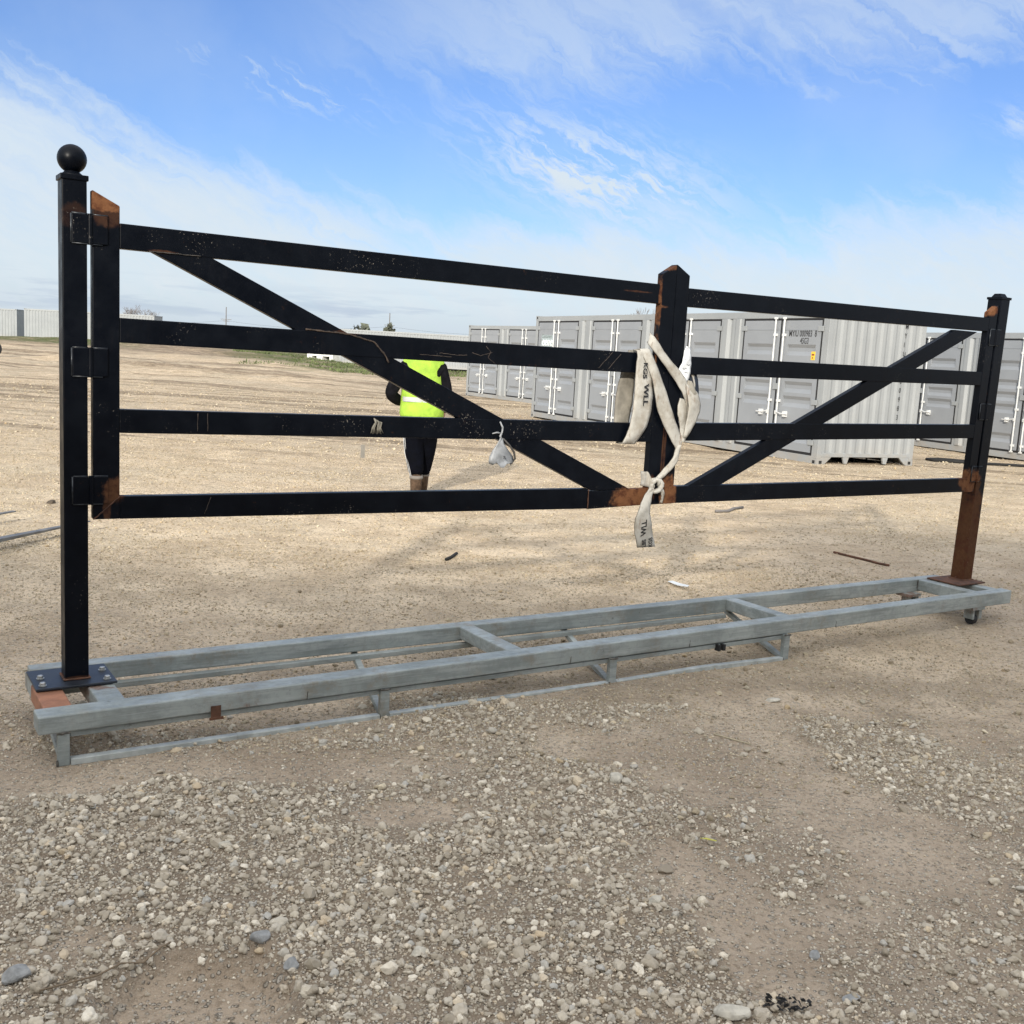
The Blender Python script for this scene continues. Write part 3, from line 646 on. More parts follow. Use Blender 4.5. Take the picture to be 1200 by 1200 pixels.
M_webg = simple('darker_webbing', (.27, .25, .21), .85, 0, .25, 14, .2, 200)  # darker webbing for the back loop and side band
M_label = simple('printed_tag', (.75, .77, .78), .6, 0, .06)
SL = (3.33, 0, .93)
sling = empty('lifting_sling', gw(*SL), G2, 'grey-white lifting sling wound round the middle posts of the gate and knotted', 'sling')
def cr_(P_, n=6):
    out = []; P_ = [Vector(q) for q in P_]; P2 = [2*P_[0]-P_[1]]+P_+[2*P_[-1]-P_[-2]]
    for i in range(1, len(P2)-2):
        for k in range(n):
            t_ = k/n; a, b1, c1, d1 = P2[i-1:i+3]
            out.append(.5*((2*b1)+(c1-a)*t_+(2*a-5*b1+4*c1-d1)*t_*t_+(3*b1-a-3*c1+d1)*t_**3))
    return out+[P_[-1]]
def ribbon(name, L_, R_, mat, par, th=.0055, sag=.006, off=SL):
    l = cr_(L_); r_ = cr_(R_); n = min(len(l), len(r_)); vs = []; K = 6
    for i in range(n):
        for k in range(K+1):
            f = k/K; q = l[i].lerp(r_[i], f); q = q+Vector((.0014*math.sin(i*.7+len(name)), -sag*math.sin(math.pi*f)-.0030*math.sin(i*.55+k*.8+len(name))-.0016*math.sin(i*1.7-k*1.3), 0)); vs.append(q-Vector(off))
    fs = [(i*(K+1)+k, i*(K+1)+k+1, (i+1)*(K+1)+k+1, (i+1)*(K+1)+k) for i in range(n-1) for k in range(K)]
    o = MB().pts(vs, fs).build(name, mat, par, 0, True); s_ = o.modifiers.new('thick', 'SOLIDIFY'); s_.thickness = th; s_.offset = 0
    if 'label' not in name:
        ed = MB(); ed.tube([vs[i*(K+1)] for i in range(n)], th*.42, 5); ed.build('selvage', M_edge, o, 0, True); ed = MB(); ed.tube([vs[i*(K+1)+K] for i in range(n)], th*.42, 5); ed.build('selvage', M_edge, o, 0, True)
    return o
def Q(pts, ys): return [(x, y, z) for (x, z), y in zip(pts, ys)]
# front loop over rails two and three
webA = ribbon('front_loop', Q([(3.118, 1.802), (3.112, 1.787), (3.108, 1.69), (3.094, 1.488), (3.078, 1.357), (3.054, 1.281), (3.045, 1.272)], [.03, -.012, -.022, -.034, -.030, -.010, .03]),
       Q([(3.175, 1.806), (3.172, 1.795), (3.221, 1.68), (3.231, 1.52), (3.202, 1.373), (3.154, 1.281), (3.145, 1.268)], [.03, -.012, -.022, -.034, -.030, -.010, .03]), M_web, sling)
ribbon('back_loop', Q([(3.10, 1.80), (3.078, 1.67), (3.065, 1.568), (3.055, 1.393), (3.045, 1.272)], [.05, .075, .085, .080, .03]),
       Q([(3.19, 1.80), (3.182, 1.674), (3.182, 1.513), (3.165, 1.394), (3.15, 1.268)], [.05, .075, .085, .080, .03]), M_webg, sling)
ribbon('crossing_band', Q([(3.13, 1.804), (3.14, 1.792), (3.214, 1.636), (3.284, 1.462), (3.40, 1.300), (3.455, 1.235)], [.03, -.018, -.040, -.030, -.022, -.020]),
       Q([(3.205, 1.806), (3.208, 1.794), (3.312, 1.596), (3.408, 1.420), (3.478, 1.318), (3.482, 1.262)], [.03, -.018, -.040, -.030, -.022, -.020]), M_web, sling)
ribbon('upper_band', Q([(3.225, 1.905), (3.238, 1.871), (3.329, 1.779), (3.456, 1.674), (3.519, 1.602), (3.572, 1.521)], [.02, -.012, -.020, -.020, -.014, .004]),
       Q([(3.207, 1.85), (3.210, 1.822), (3.305, 1.732), (3.430, 1.612), (3.490, 1.530), (3.540, 1.437)], [.02, -.012, -.020, -.020, -.014, .004]), M_web, sling)
ribbon('side_band', Q([(3.498, 1.646), (3.50, 1.60), (3.507, 1.50), (3.52, 1.40)], [-.018, -.024, -.026, -.010]),
       Q([(3.535, 1.640), (3.590, 1.55), (3.600, 1.49), (3.562, 1.395)], [-.010, -.018, -.006, .01]), M_webg, sling)
ribbon('fold_band', Q([(3.480, 1.625), (3.495, 1.53), (3.498, 1.43), (3.488, 1.31)], [-.026, -.040, -.040, -.028]),
       Q([(3.588, 1.575), (3.618, 1.50), (3.592, 1.42), (3.530, 1.315)], [-.010, -.016, -.020, -.020]), M_web, sling)
ribbon('rear_band', Q([(3.50, 1.77), (3.545, 1.70), (3.575, 1.58), (3.57, 1.46), (3.53, 1.38)], [.03, .02, .0, -.002, -.006]),
       Q([(3.53, 1.76), (3.600, 1.69), (3.625, 1.58), (3.610, 1.46), (3.56, 1.37)], [.06, .05, .035, .03, .02]), M_web, sling)
lab = ribbon('printed_label', Q([(3.478, 1.84), (3.471, 1.815), (3.449, 1.747), (3.429, 1.688), (3.485, 1.640)], [.0, -.006, -.012, -.012, -.010]),
       Q([(3.517, 1.84), (3.520, 1.81), (3.527, 1.751), (3.521, 1.676), (3.512, 1.634)], [.01, .004, -.004, -.004, -.006]), M_label, sling)
ribbon('side_loop', Q([(3.458, 1.54), (3.446, 1.45), (3.468, 1.376), (3.480, 1.285)], [-.006, -.014, -.016, -.024]),
       Q([(3.524, 1.53), (3.546, 1.422), (3.545, 1.361), (3.508, 1.280)], [0, .0, -.006, -.020]), M_web, sling)
ribbon('twisted_end', Q([(3.452, 1.262), (3.419, 1.18), (3.348, 1.105), (3.290, 1.062)], [-.024, -.020, -.020, -.022]),
       Q([(3.482, 1.27), (3.456, 1.164), (3.375, 1.086), (3.318, 1.046)], [-.026, -.026, -.026, -.026]), M_web, sling)
ribbon('waist_band', Q([(3.262, 1.105), (3.258, 1.105), (3.262, 1.105), (3.285, 1.056), (3.30, 1.048)], [.055, .02, -.010, -.020, -.020]),
       Q([(3.262, 1.022), (3.258, 1.022), (3.262, 1.022), (3.285, 1.012), (3.30, 1.016)], [.055, .02, -.010, -.020, -.020]), M_web, sling)
kn = MB()
for k in range(7):
    a = k*.93; pts = [Vector((3.302+.030*math.cos(a+q*.55)*(.6+.1*k), -.036-.016*math.sin(q*.9+k), 1.030+.036*math.sin(a+q*.55)))-Vector(SL) for q in range(7)]
    kn.tube(pts, [.009, .013, .014, .014, .013, .012, .008], 8)
kn.build('knot', M_web, sling, 0, True)
ribbon('short_end', Q([(3.320, 1.035), (3.362, 1.005), (3.378, .955), (3.366, .925)], [-.034, -.034, -.024, -.020]),
       Q([(3.318, 1.015), (3.340, .988), (3.352, .955), (3.350, .93)], [-.040, -.044, -.034, -.028]), M_web, sling)
tail = ribbon('hanging_tail', Q([(3.262, 1.015), (3.233, .985), (3.186, .900), (3.160, .838), (3.172, .763), (3.203, .667)], [-.03, -.034, -.044, -.048, -.036, -.030]),
       Q([(3.292, 1.01), (3.282, .985), (3.266, .895), (3.272, .834), (3.304, .757), (3.332, .667)], [-.03, -.034, -.044, -.048, -.036, -.030]), M_web, sling)

# lettering as thin meshes
def text_verts(txt, size=1.0, fat=.03):
    cu = bpy.data.curves.new('t', 'FONT'); cu.body = txt; cu.size = size; cu.align_x = 'LEFT'; cu.offset = fat*size
    ob = bpy.data.objects.new('t', cu); COL.objects.link(ob); dg = bpy.context.evaluated_depsgraph_get()
    me = bpy.data.meshes.new_from_object(ob.evaluated_get(dg)); vs = [tuple(v_.co) for v_ in me.vertices]; fs = [tuple(q.vertices) for q in me.polygons]
    bpy.data.objects.remove(ob); bpy.data.curves.remove(cu); bpy.data.meshes.remove(me); return vs, fs
def lettering(txt, size, origin, ux, uy, mat, par, name='lettering', squash=1.0):
    vs, fs = text_verts(txt, size, .03 if size < .1 else .006); ux, uy, o_ = Vector(ux), Vector(uy), Vector(origin)
    return MB().pts([o_+ux*x*squash+uy*y for x, y, z in vs], fs).build(name, mat, par)
sl = Vector(SL)
d_ = Vector((.012, 0, -1)).normalized(); e_ = Vector((1, 0, .012)).normalized()
lettering('KGS', .042, Vector((3.138, -.048, 1.735))-sl, d_, e_, M_text, webA, squash=1.15)
lettering('WLL', .048, Vector((3.150, -.052, 1.615))-sl, d_, e_, M_text, webA, squash=1.25)
d_ = Vector((-.20, 0, 1)).normalized(); e_ = Vector((-1, 0, -.20)).normalized()
lettering('WLL', .054, Vector((3.246, -.047, .742))-sl, Vector((-.10, -.13, 1)), e_, M_text, tail, squash=.86)
lettering('LBS', .040, Vector((3.256, -.043, .671))-sl, Vector((-.12, -.05, 1)), e_, M_text, tail, squash=.78)
lettering('KGS', .040, Vector((3.305, -.043, .670))-sl, Vector((-.12, -.05, 1)), e_, M_text, tail, squash=.78)
for q, (xx, zz, ww) in enumerate(((3.462, 1.765, .05), (3.452, 1.735, .062), (3.455, 1.712, .052), (3.470, 1.690, .04))):
    MB().tube([Vector((xx+ww*k/6, -.0185+.0012*k, zz+.004*math.sin(k*2.1+q)))-sl for k in range(7)], .0012, 4).build('printed_line', M_text, lab)
M_navy = simple('navy_cloth', (.012, .020, .036), .8, 0, .3, 12, .3)
# dark padded bundle hanging behind
bund = MB(); prof = [(.006, 1.735), (.026, 1.71), (.042, 1.65), (.050, 1.585), (.050, 1.545), (.038, 1.520), (.010, 1.505)]
bund.lathe([(a*1.25, b) for a, b in prof], 3.585, .066, 16); bm_ = bund.off((3.585, .066, 1.5)).build('cloth_bundle', M_navy, None, 0, True); bm_.location = gw(3.585, .066, 1.5); bm_.rotation_euler = (0, 0, G2)
tag(bm_, 'dark navy padded bundle hung behind the sling, right of the middle posts', 'bundle')

# --- torn label and rag hanging from rail three of the left leaf
M_foil = simple('torn_plastic_label', (.27, .28, .29), .45, .1, .25, 25, .3, 60)
lo = (2.235, -.01, 1.15)
tl_ = empty('torn_label', gw(*lo), G2, 'torn silvery plastic label dangling under the third rail near the left brace', 'label')
sh_ = MB(); rows = [(1.300, 2.236, 2.252), (1.272, 2.220, 2.262), (1.235, 2.196, 2.292), (1.205, 2.178, 2.318), (1.178, 2.170, 2.330), (1.165, 2.176, 2.325)]; vs = []; K = 8
for i, (z_, a, b1) in enumerate(rows):
    for k in range(K+1):
        f = k/K; zz = z_-.020*math.sin(f*math.pi)*(i/5)+(.02 if (i == 5 and k in (2, 5, 6)) else 0)
        vs.append(Vector((a+(b1-a)*f, -.012-.028*math.sin(f*math.pi)*(i/5)-.004*math.sin(i*2+k), zz))-Vector(lo))
o = MB().pts(vs, [(i*(K+1)+k, i*(K+1)+k+1, (i+1)*(K+1)+k+1, (i+1)*(K+1)+k) for i in range(5) for k in range(K)]).build('label_sheet', M_foil, tl_, 0, True)
q = o.modifiers.new('s', 'SOLIDIFY'); q.thickness = .0012
MB().tube([Vector(a)-Vector(lo) for a in ((2.236, -.004, 1.385), (2.252, -.008, 1.355), (2.250, -.008, 1.33), (2.238, -.010, 1.31), (2.245, -.012, 1.296))], [.004, .006, .005, .007, .006], 6).build('twisted_strip', M_foil, tl_, 0, True)
MB().tube([Vector(a)-Vector(lo) for a in ((2.190, -.008, 1.322), (2.215, -.010, 1.328), (2.246, -.010, 1.324))], [.003, .005, .003], 6).build('twisted_strip', M_foil, tl_, 0, True)
lettering('S', .02, Vector((2.238, -.052, 1.195))-Vector(lo), (1, 0, -.3), (0, 0, 1), M_text, tl_, squash=2)
MB().tube([Vector(a)-Vector(lo) for a in ((2.255, -.012, 1.298), (2.290, -.025, 1.262), (2.318, -.028, 1.225), (2.330, -.022, 1.190), (2.322, -.020, 1.175))], [.004, .005, .006, .006, .003], 6).build('torn_edge', simple('dark_torn_edge', (.06, .055, .05), .6), tl_, 0, True)
M_tape = simple('frayed_tape', (.20, .185, .15), .8, 0, .35, 40, .3, 90)
ro = (1.50, -.01, 1.33)
rg = empty('frayed_tape', gw(*ro), G2, 'frayed scrap of tape stuck on the front of the third rail, left of the person', 'tape')
mb = MB()
for k in range(7):
    x0 = 1.512+.005*k; pts = [Vector((x0, -.003, 1.392-.003*k)), Vector((x0+.008-.004*(k % 3), -.009, 1.372)), Vector((x0+.004-.012*(k < 3), -.007, 1.345)), Vector((x0-.014+.006*k, -.004, 1.318-.004*(k % 2)))]
    mb.tube([q-Vector(ro) for q in pts], [.003, .005, .004, .002], 5)
mb.build('strands', M_tape, rg, 0, True)
to = (1.47, .02, 1.29)
hp = MB().tube([Vector((1.482, .022, 1.318))-Vector(to), Vector((1.478, .022, 1.285))-Vector(to)], .0012, 5).box(-.012, .010, .0, .0015, -.095, -.03).build('clear_tag', simple('cloudy_plastic', (.36, .33, .28), .4), None)
hp.location = gw(*to); hp.rotation_euler = (0, 0, G2); tag(hp, 'narrow cloudy plastic tag hanging on a thread below the third rail', 'tag')
# chips and scuffs on the rails: raised flakes of paint and grime
M_scuff = simple('grey_scuff', (.16, .14, .12), .8, 0, .4, 80)

# =================================================================== CONTAINERS
m, t, p = material('container_grey_paint'); oc = t.new('ShaderNodeTexCoord').outputs['Object']
n1 = t.noise(oc, .9, 6, .6); n2_ = t.noise(t.vm('MULTIPLY', oc, (6, 6, .5)), 3, 5, .65)
c = t.mix(t.ss(n1, .3, .7), (.265, .28, .288), (.305, .32, .325))
c = t.mix(t.mul(t.ss(n2_, .52, .75), .22), c, (.30, .29, .27))
zz_ = t.sep(oc)[2]
c = t.mix(t.mul(t.ss(zz_, .5, .0), t.mul(t.ss(t.noise(oc, 5, 5, .7), .35, .6), .35)), c, (.33, .27, .20))
t.put(p.inputs['Base Color'], c); p.inputs['Roughness'].default_value = .5
M_cont = m
M_leafd = simple('container_door_paint', (.255, .27, .288), .5, 0, .05, 1.2)
M_roof = simple('container_roof_paint', (.42, .43, .43), .6, 0, .08, 2)
L_, Wd, Hc = 12.192, 2.438, 2.896
RIBS = [2.235, 1.80, 1.52, 1.24, .57]
def door_leaf(x0, x1, mirror):
    """one leaf in container coordinates; the rod side is x1 unless mirrored"""
    mb = MB(); y = .0; zb, zt = .215, 2.705
    xa, xb = (x0+.12, x1-.20) if not mirror else (x0+.20, x1-.12)
    mb.pts([(x0, y, zb), (xa, y, zb), (xa, y, zt), (x0, y, zt)], [(0, 1, 2, 3)]); mb.pts([(xb, y, zb), (x1, y, zb), (x1, y, zt), (xb, y, zt)], [(0, 1, 2, 3)])
    prof = [(0, zt)]
    for rz_ in RIBS: prof += [(0, rz_+.015), (.038, rz_-.05), (.038, rz_-.12), (0, rz_-.20)]
    prof.append((0, zb)); n = len(prof)
    mb.pts([(xa, y+d, z_) for d, z_ in prof]+[(xb, y+d, z_) for d, z_ in prof], [(i, i+1, n+i+1, n+i) for i in range(n-1)])
    for rz_ in RIBS:
        for xx in (xa, xb): mb.pts([(xx, y, rz_+.015), (xx, y+.038, rz_-.05), (xx, y+.038, rz_-.12), (xx, y, rz_-.20)], [(0, 1, 2, 3)])
    # returns of the leaf
    mb.pts([(x0, y, zb), (x0, y+.05, zb), (x0, y+.05, zt), (x0, y, zt)], [(0, 1, 2, 3)]); mb.pts([(x1, y, zb), (x1, y+.05, zb), (x1, y+.05, zt), (x1, y, zt)], [(0, 1, 2, 3)])
    mb.pts([(x0, y, zt), (x1, y, zt), (x1, y+.05, zt), (x0, y+.05, zt)], [(0, 1, 2, 3)])
    mb.box(x0, x1, y-.006, y-.001, 2.52, 2.525)
    return mb
def corr(x0, x1, n, d):
    """corrugated profile between x0 and x1, list of (x, depth)"""
    out = []; P_ = (x1-x0)/n
    for i in range(n):
        a = x0+i*P_; out += [(a, 0), (a+P_*.30, 0), (a+P_*.5, d), (a+P_*.80, d)]
    return out+[(x1, 0)]
def build_container(label, simple_back=False, plain=False):
    e = empty('shipping_container', (0, 0, 0), 0, label, 'container', 'grey shipping containers in the yard')
    fr = MB()
    for x0 in (0, L_-.10):
        for y0 in (0, Wd-.10): fr.box(x0, x0+.10, y0, y0+.10, .118, Hc-.118)
    fr.box(.10, L_-.10, .0, .06, 2.745, 2.88).box(.10, L_-.10, Wd-.06, Wd, 2.745, 2.88).box(.10, L_-.10, .0, .06, .02, .165).box(.10, L_-.10, Wd-.06, Wd, .02, .165)
    fr.box(0, .06, .10, Wd-.10, 2.745, 2.88).box(L_-.06, L_, .10, Wd-.10, 2.80, 2.88)
    fr.box(0, .06, .10, Wd-.10, .02, .165)
    # near end sill with slanted corner feet and two middle feet
    for y0, y1, sgn in ((.10, .36, 1), (Wd-.10, Wd-.36, -1)): fr.prism_yz([(y0, .02), (y0+sgn*.10, .02), (y1, .16), (y0, .16)], L_-.05, L_-.004)
    for yc in (.72, Wd-.72): fr.prism_yz([(yc-.035, .03), (yc+.035, .03), (yc+.075, .16), (yc-.075, .16)], L_-.05, L_-.004)
    fr.box(L_-.06, L_, .10, Wd-.10, .16, .235)
    fr.build('frame', M_cont, e, .006)
    for x0 in (0, L_-.17):
        for y0 in (0, Wd-.17):
            for z0 in (0, Hc-.118):
                if z0 == 0 or x0 > 0 or y0 == 0:
                    c_ = MB().box(x0-.004, x0+.174, y0-.004, y0+.174, z0, z0+.118).build('corner_casting', M_cont, e, .004)
                    MB().box(x0+.05, x0+.12, y0-.0055, y0-.002, z0+.03, z0+.09).build('casting_hole', M_dark, c_)
                    MB().box(*((x0+.1725, x0+.1755) if x0 else (x0-.0055, x0-.002)), y0+.05, y0+.12, z0+.03, z0+.09).build('casting_hole', M_dark, c_)
    # near end wall and back wall, far end wall
    pf = corr(.10, Wd-.10, 9, .024)
    MB().pts([(L_-.012-d, y, .20) for y, d in pf]+[(L_-.012-d, y, 2.82) for y, d in pf], [(i, i+1, len(pf)+i+1, len(pf)+i) for i in range(len(pf)-1)]).build('end_wall', M_cont, e)
    MB().pts([(.012+d, y, .12) for y, d in pf]+[(.012+d, y, 2.82) for y, d in pf], [(i, i+1, len(pf)+i+1, len(pf)+i) for i in range(len(pf)-1)]).build('end_wall', M_cont, e)
    pf = corr(.10, L_-.10, 42, .036)
    MB().pts([(x, Wd-.012-d, .12) for x, d in pf]+[(x, Wd-.012-d, 2.82) for x, d in pf], [(i, i+1, len(pf)+i+1, len(pf)+i) for i in range(len(pf)-1)]).build('back_wall', M_cont, e)
    pf = corr(.10, L_-.10, 60, .02)
    MB().pts([(x, .05, 2.862-d) for x, d in pf]+[(x, Wd-.05, 2.862-d) for x, d in pf], [(i, i+1, len(pf)+i+1, len(pf)+i) for i in range(len(pf)-1)]).build('roof', M_roof, e)
    MB().box(.06, L_-.08, .08, Wd-.08, .14, .16).build('floor_panel', M_dark, e)
    if plain:
        pf = corr(.10, L_-.10, 42, .036)
        MB().pts([(x, .012+d, .12) for x, d in pf]+[(x, .012+d, 2.82) for x, d in pf], [(i, i+1, len(pf)+i+1, len(pf)+i) for i in range(len(pf)-1)]).build('side_wall', M_cont, e)
        return e
    cs = [L_-1.36-3.157*k for k in range(4)]
    edges = []
    for c_ in cs: edges += [c_-1.19, c_+1.19]
    edges = sorted(edges)
    # filler panels between the door pairs
    spans = [(.10, edges[0])]+[(edges[i], edges[i+1]) for i in (1, 3, 5)]+[(edges[7], L_-.10)]
    for a, b1 in spans:
        if b1-a > .3: pf = [(a, .0), (a+.10, .0), (a+.12, -.030), (a+.24, -.030), (a+.30, .03), ((a+b1)/2-.05, .03), ((a+b1)/2, -.0), (b1-.30, .0), (b1-.24, -.030), (b1-.12, -.030), (b1-.10, 0), (b1, 0)]
        else: pf = [(a, 0), (b1, 0)]
        n = len(pf)
        MB().pts([(x, .006-(-d if 1 else d)+.0, .165) for x, d in pf]+[(x, .006+d, 2.745) for x, d in pf], [(i, i+1, n+i+1, n+i) for i in range(n-1)]).build('side_panel', M_cont, e)
    for c_ in cs:
        a, b1 = c_-1.19, c_+1.19
        g_ = MB().box(a, b1, .052, .056, .165, 2.745).box(a, a+.035, .002, .03, .165, 2.745).box(b1-.035, b1, .002, .03, .165, 2.745).box(a+.035, b1-.035, .002, .03, 2.712, 2.745).box(a+.035, b1-.035, .002, .03, .165, .205).box(c_-.020, c_+.020, -.002, .03, .205, 2.712)
        g_.build('door_gasket', M_gasket, e)
        for mir in (False, True):
            x0, x1 = (a+.045, c_-.025) if not mir else (c_+.025, b1-.045)
            d = door_leaf(x0, x1, mir).build('door', M_leafd, e)
            rx = c_-.13 if not mir else c_+.13; hd = -1 if not mir else 1
            rod = MB().tube([(rx, -.045, .18), (rx, -.045, 2.76)], .017, 8)
            for z_ in (.30, 1.12, 1.62, 2.40): rod.box(rx-.035, rx+.035, -.055, -.001, z_, z_+.05)
            rod.box(rx-.03, rx+.03, -.07, -.02, .165, .20).box(rx-.03, rx+.03, -.07, -.02, 2.73, 2.77)
            rod = rod.build('lock_rod', M_white_metal, d, 0)
            MB().box(rx-.02, rx+.02, -.085, -.045, .88, .95).tube([(rx, -.075, .93), (rx+hd*.16, -.085, .90), (rx+hd*.34, -.075, .90)], .012, 6).box(min(rx+hd*.20, rx+hd*.27), max(rx+hd*.20, rx+hd*.27), -.07, -.002, .84, .95).build('lock_handle', M_white_metal, d)
            hx = x0 if not mir else x1
            for z_ in (.36, 1.12, 1.75, 2.50): MB().box(hx-.075, hx+.075, -.022, -.002, z_, z_+.10).build('door_hinge', M_cont, d, .004)
        MB().box(c_-.08, c_+.08, -.028, -.003, 1.36, 1.48).build('lock_box', M_cont, e, .004)
    return e
C1YAW = 115.74-180
far = Vector((5.685-.435*L_*.998, 19.824+.9007*L_, 0)); a1 = rad(C1YAW); near = Vector((5.685, 19.824, 0))
far = near-Vector((math.cos(a1), math.sin(a1), 0))*L_
c1 = build_container('nearest grey shipping container, with black MYIU code and a yellow sticker on its last door')
c3 = copy_tree(c1); c2 = copy_tree(c1)
c1.location = far; c1.rotation_euler = (0, 0, a1)
# extras only on the nearest one
cs4 = L_-1.36
lettering('MYIU 000983  8', .165, (cs4+.24, -.004, 2.40), (1, 0, 0), (0, 0, 1), M_text, c1, 'container_code', squash=.72)
lettering('45G3', .16, (cs4+.58, -.004, 2.335-.07), (1, 0, 0), (0, 0, 1), M_text, c1, 'container_code', squash=.68)
vy = 1.93
zt_ = 2.66
for k, ch in enumerate('MYIU 000983 8'):
    if ch != ' ': lettering(ch, .13, (L_+.0015-.0, vy-.05, zt_-.175*k), (0, 1, 0), (0, 0, 1), M_text, c1, 'container_code', squash=.8)
st_ = MB().box(cs4+.93, cs4+1.04, -.004, .0, 1.96, 2.12).build('warning_sticker', simple('yellow_sticker', (.75, .50, .05), .5, 0, .1), c1)
MB().box(cs4+.95, cs4+1.02, -.0055, -.0045, 2.045, 2.075).box(cs4+.96, cs4+.985, -.0055, -.0045, 1.985, 2.02).build('sticker_print', simple('dark_red_print', (.25, .04, .02), .5), st_)
cs1 = cs4-3.157*3
dk = MB().box(cs1-.95, cs1-.22, -.0035, .0, 1.98, 2.36).build('company_decal', simple('pale_teal_decal', (.36, .42, .43), .5, 0, .1), c1)
lettering('Containers', .15, (cs1-.93, -.005, 2.275), (1, 0, 0), (0, 0, 1), simple('grey_green_print', (.12, .15, .14), .5), dk, 'decal_print', squash=.95)
mb = MB()
for k in range(4): mb.tube([(cs1-.80+.16*k+.06*math.cos(q), -.007, 2.14+.07*math.sin(q)) for q in np.linspace(0, 5.2, 9)], .018, 5)
mb.build('decal_print', simple('white_print', (.85, .87, .86), .5), dk)
MB().tube([(cs1-.66+.05*q, -.006, 2.02+.014*(q % 2)) for q in range(7)], .010, 4).build('decal_print', simple('blue_print', (.06, .11, .16), .5), dk)

a2 = rad(-59.07); c2.location = (-2.20, 44.07, -.02); c2.rotation_euler = (0, 0, a2)
c2['label'] = 'grey shipping container just left of and behind the nearest one, seen above the third rail'
a3 = rad(-67.0); n3 = Vector((10.68, 25.9, .005))+Vector((math.cos(a3), math.sin(a3), 0))*3.325
c3.location = n3-Vector((math.cos(a3), math.sin(a3), 0))*L_; c3.rotation_euler = (0, 0, a3)
c3['label'] = 'grey shipping container farthest right, seen behind the rusty right gate post'
# low wooden-blocking under C3 is not visible; far containers
cp_ = build_container('x', plain=True)
def place_plain(src, x, y, z, yaw, label, first=False):
    o = src if first else copy_tree(src); o.location = (x, y, z); o.rotation_euler = (0, 0, rad(yaw)); o['label'] = label; return o
# left: near-left corner at (-46.9, 100.2)
place_plain(cp_, -46.85, 100.2, .70, 1.0, 'far grey container with ribbed long side, seen behind the left gate post', True)
place_plain(cp_, -62.2, 104.8, .66, 3, 'far grey container cut by the left edge of the picture')
place_plain(cp_, -15.55, 91.0, .30, -8, 'far grey container with ribbed side showing above the rail, left of the person')
# far row of door containers behind the person
c4 = copy_tree(c2); c4.location = (-10.6, 95.0, .12); c4.rotation_euler = (0, 0, rad(-28)); c4['label'] = 'far grey container with side doors seen beyond the vest of the person'
for q in (c1,):
    pass
for ob in (c2, c3, c4): pass

# =================================================================== FAR THINGS
M_wood = simple('weathered_pole_wood', (.17, .16, .155), .9)
def pole(x, y, z0, z1, label):
    e = empty('power_pole', (x, y, z0), .1, label, 'power pole', 'power poles on the skyline')
    MB().tube([(0, 0, 0), (0, 0, z1-z0)], [.10, .06], 8).build('pole_shaft', M_wood, e)
    for dz_, wd in ((1.75, .75), (2.0, .45)): MB().box(-wd, wd, -.06, .06, z1-z0-dz_, z1-z0-dz_+.07).build('crossarm', M_wood, e)
    return e
pole(-42.3, 152.3, .7, 6.3, 'far power pole on the skyline left of the falling brace')
pole(-18.95, 152.3, .6, 6.75, 'far power pole on the skyline above the far container row')
mb = MB()
for xo, zo in ((0, -1.9), (.9, -1.1), (-.9, -1.1)):
    P1 = Vector((-42.3, 152.3, 6.3)); P2 = Vector((-18.95, 152.3, 6.75)); P0 = P1-(P2-P1)
    P3 = P2+(P2-P1)
    for a, b1 in ((P0, P1), (P1, P2), (P2, P3)):
        if xo: continue
        mb.tube([a.lerp(b1, k/10)+Vector((0, 0, zo-.7*4*(k/10)*(1-k/10))) for k in range(11)], .014, 4)
wr = mb.off((-42.3, 152.3, 0)).build('power_line', M_dark, None); wr.location = (-42.3, 152.3, 0); tag(wr, 'thin power line sagging between the far poles above the horizon', 'cable')
M_twig = simple('bare_twigs', (.17, .15, .14), .95)
M_bush = simple('olive_foliage', (.11, .12, .09), .95, 0, .4, 2)
def bare_tree(x, y, z0, h, w_, label, seed):
    rnd = random.Random(seed); e = empty('bare_tree', (x, y, z0), 0, label, 'tree', 'bare trees on the skyline')
    MB().tube([(0, 0, 0), (.05, 0, h*.3), (0, 0, h*.5)], [h*.03, h*.022, h*.015], 6).build('trunk', M_twig, e)
    mb = MB()
    def grow(p_, d, l, r_, dep):
        q = p_+d*l; mb.tube([p_, (p_+q)/2+Vector((rnd.uniform(-1, 1), rnd.uniform(-1, 1), 0))*l*.08, q], [r_, r_*.8, r_*.6], 4, False)
        if dep:
            for _ in range(3): grow(q, (d+Vector((rnd.uniform(-.9, .9)*w_, rnd.uniform(-.9, .9), rnd.uniform(-.15, .6)))).normalized(), l*rnd.uniform(.6, .8), r_*.6, dep-1)
    for _ in range(5): grow(Vector((0, 0, h*rnd.uniform(.25, .45))), Vector((rnd.uniform(-.8, .8)*w_, rnd.uniform(-.8, .8), 1)).normalized(), h*.22, h*.014, 4)
    mb.build('crown', M_twig, e)
    return e
bare_tree(-52.4, 142, .7, 4.6, 1.0, 'small bare tree on the skyline right of the left leaf stile, left of its twin', 3)
bare_tree(-50.6, 142.5, .7, 4.9, 1.1, 'small bare tree on the skyline right of the left leaf stile, right of its twin', 5)
bare_tree(7.1, 61.1, .1, 4.9, .5, 'bare treetop showing over the nearest container beside the middle posts', 8)
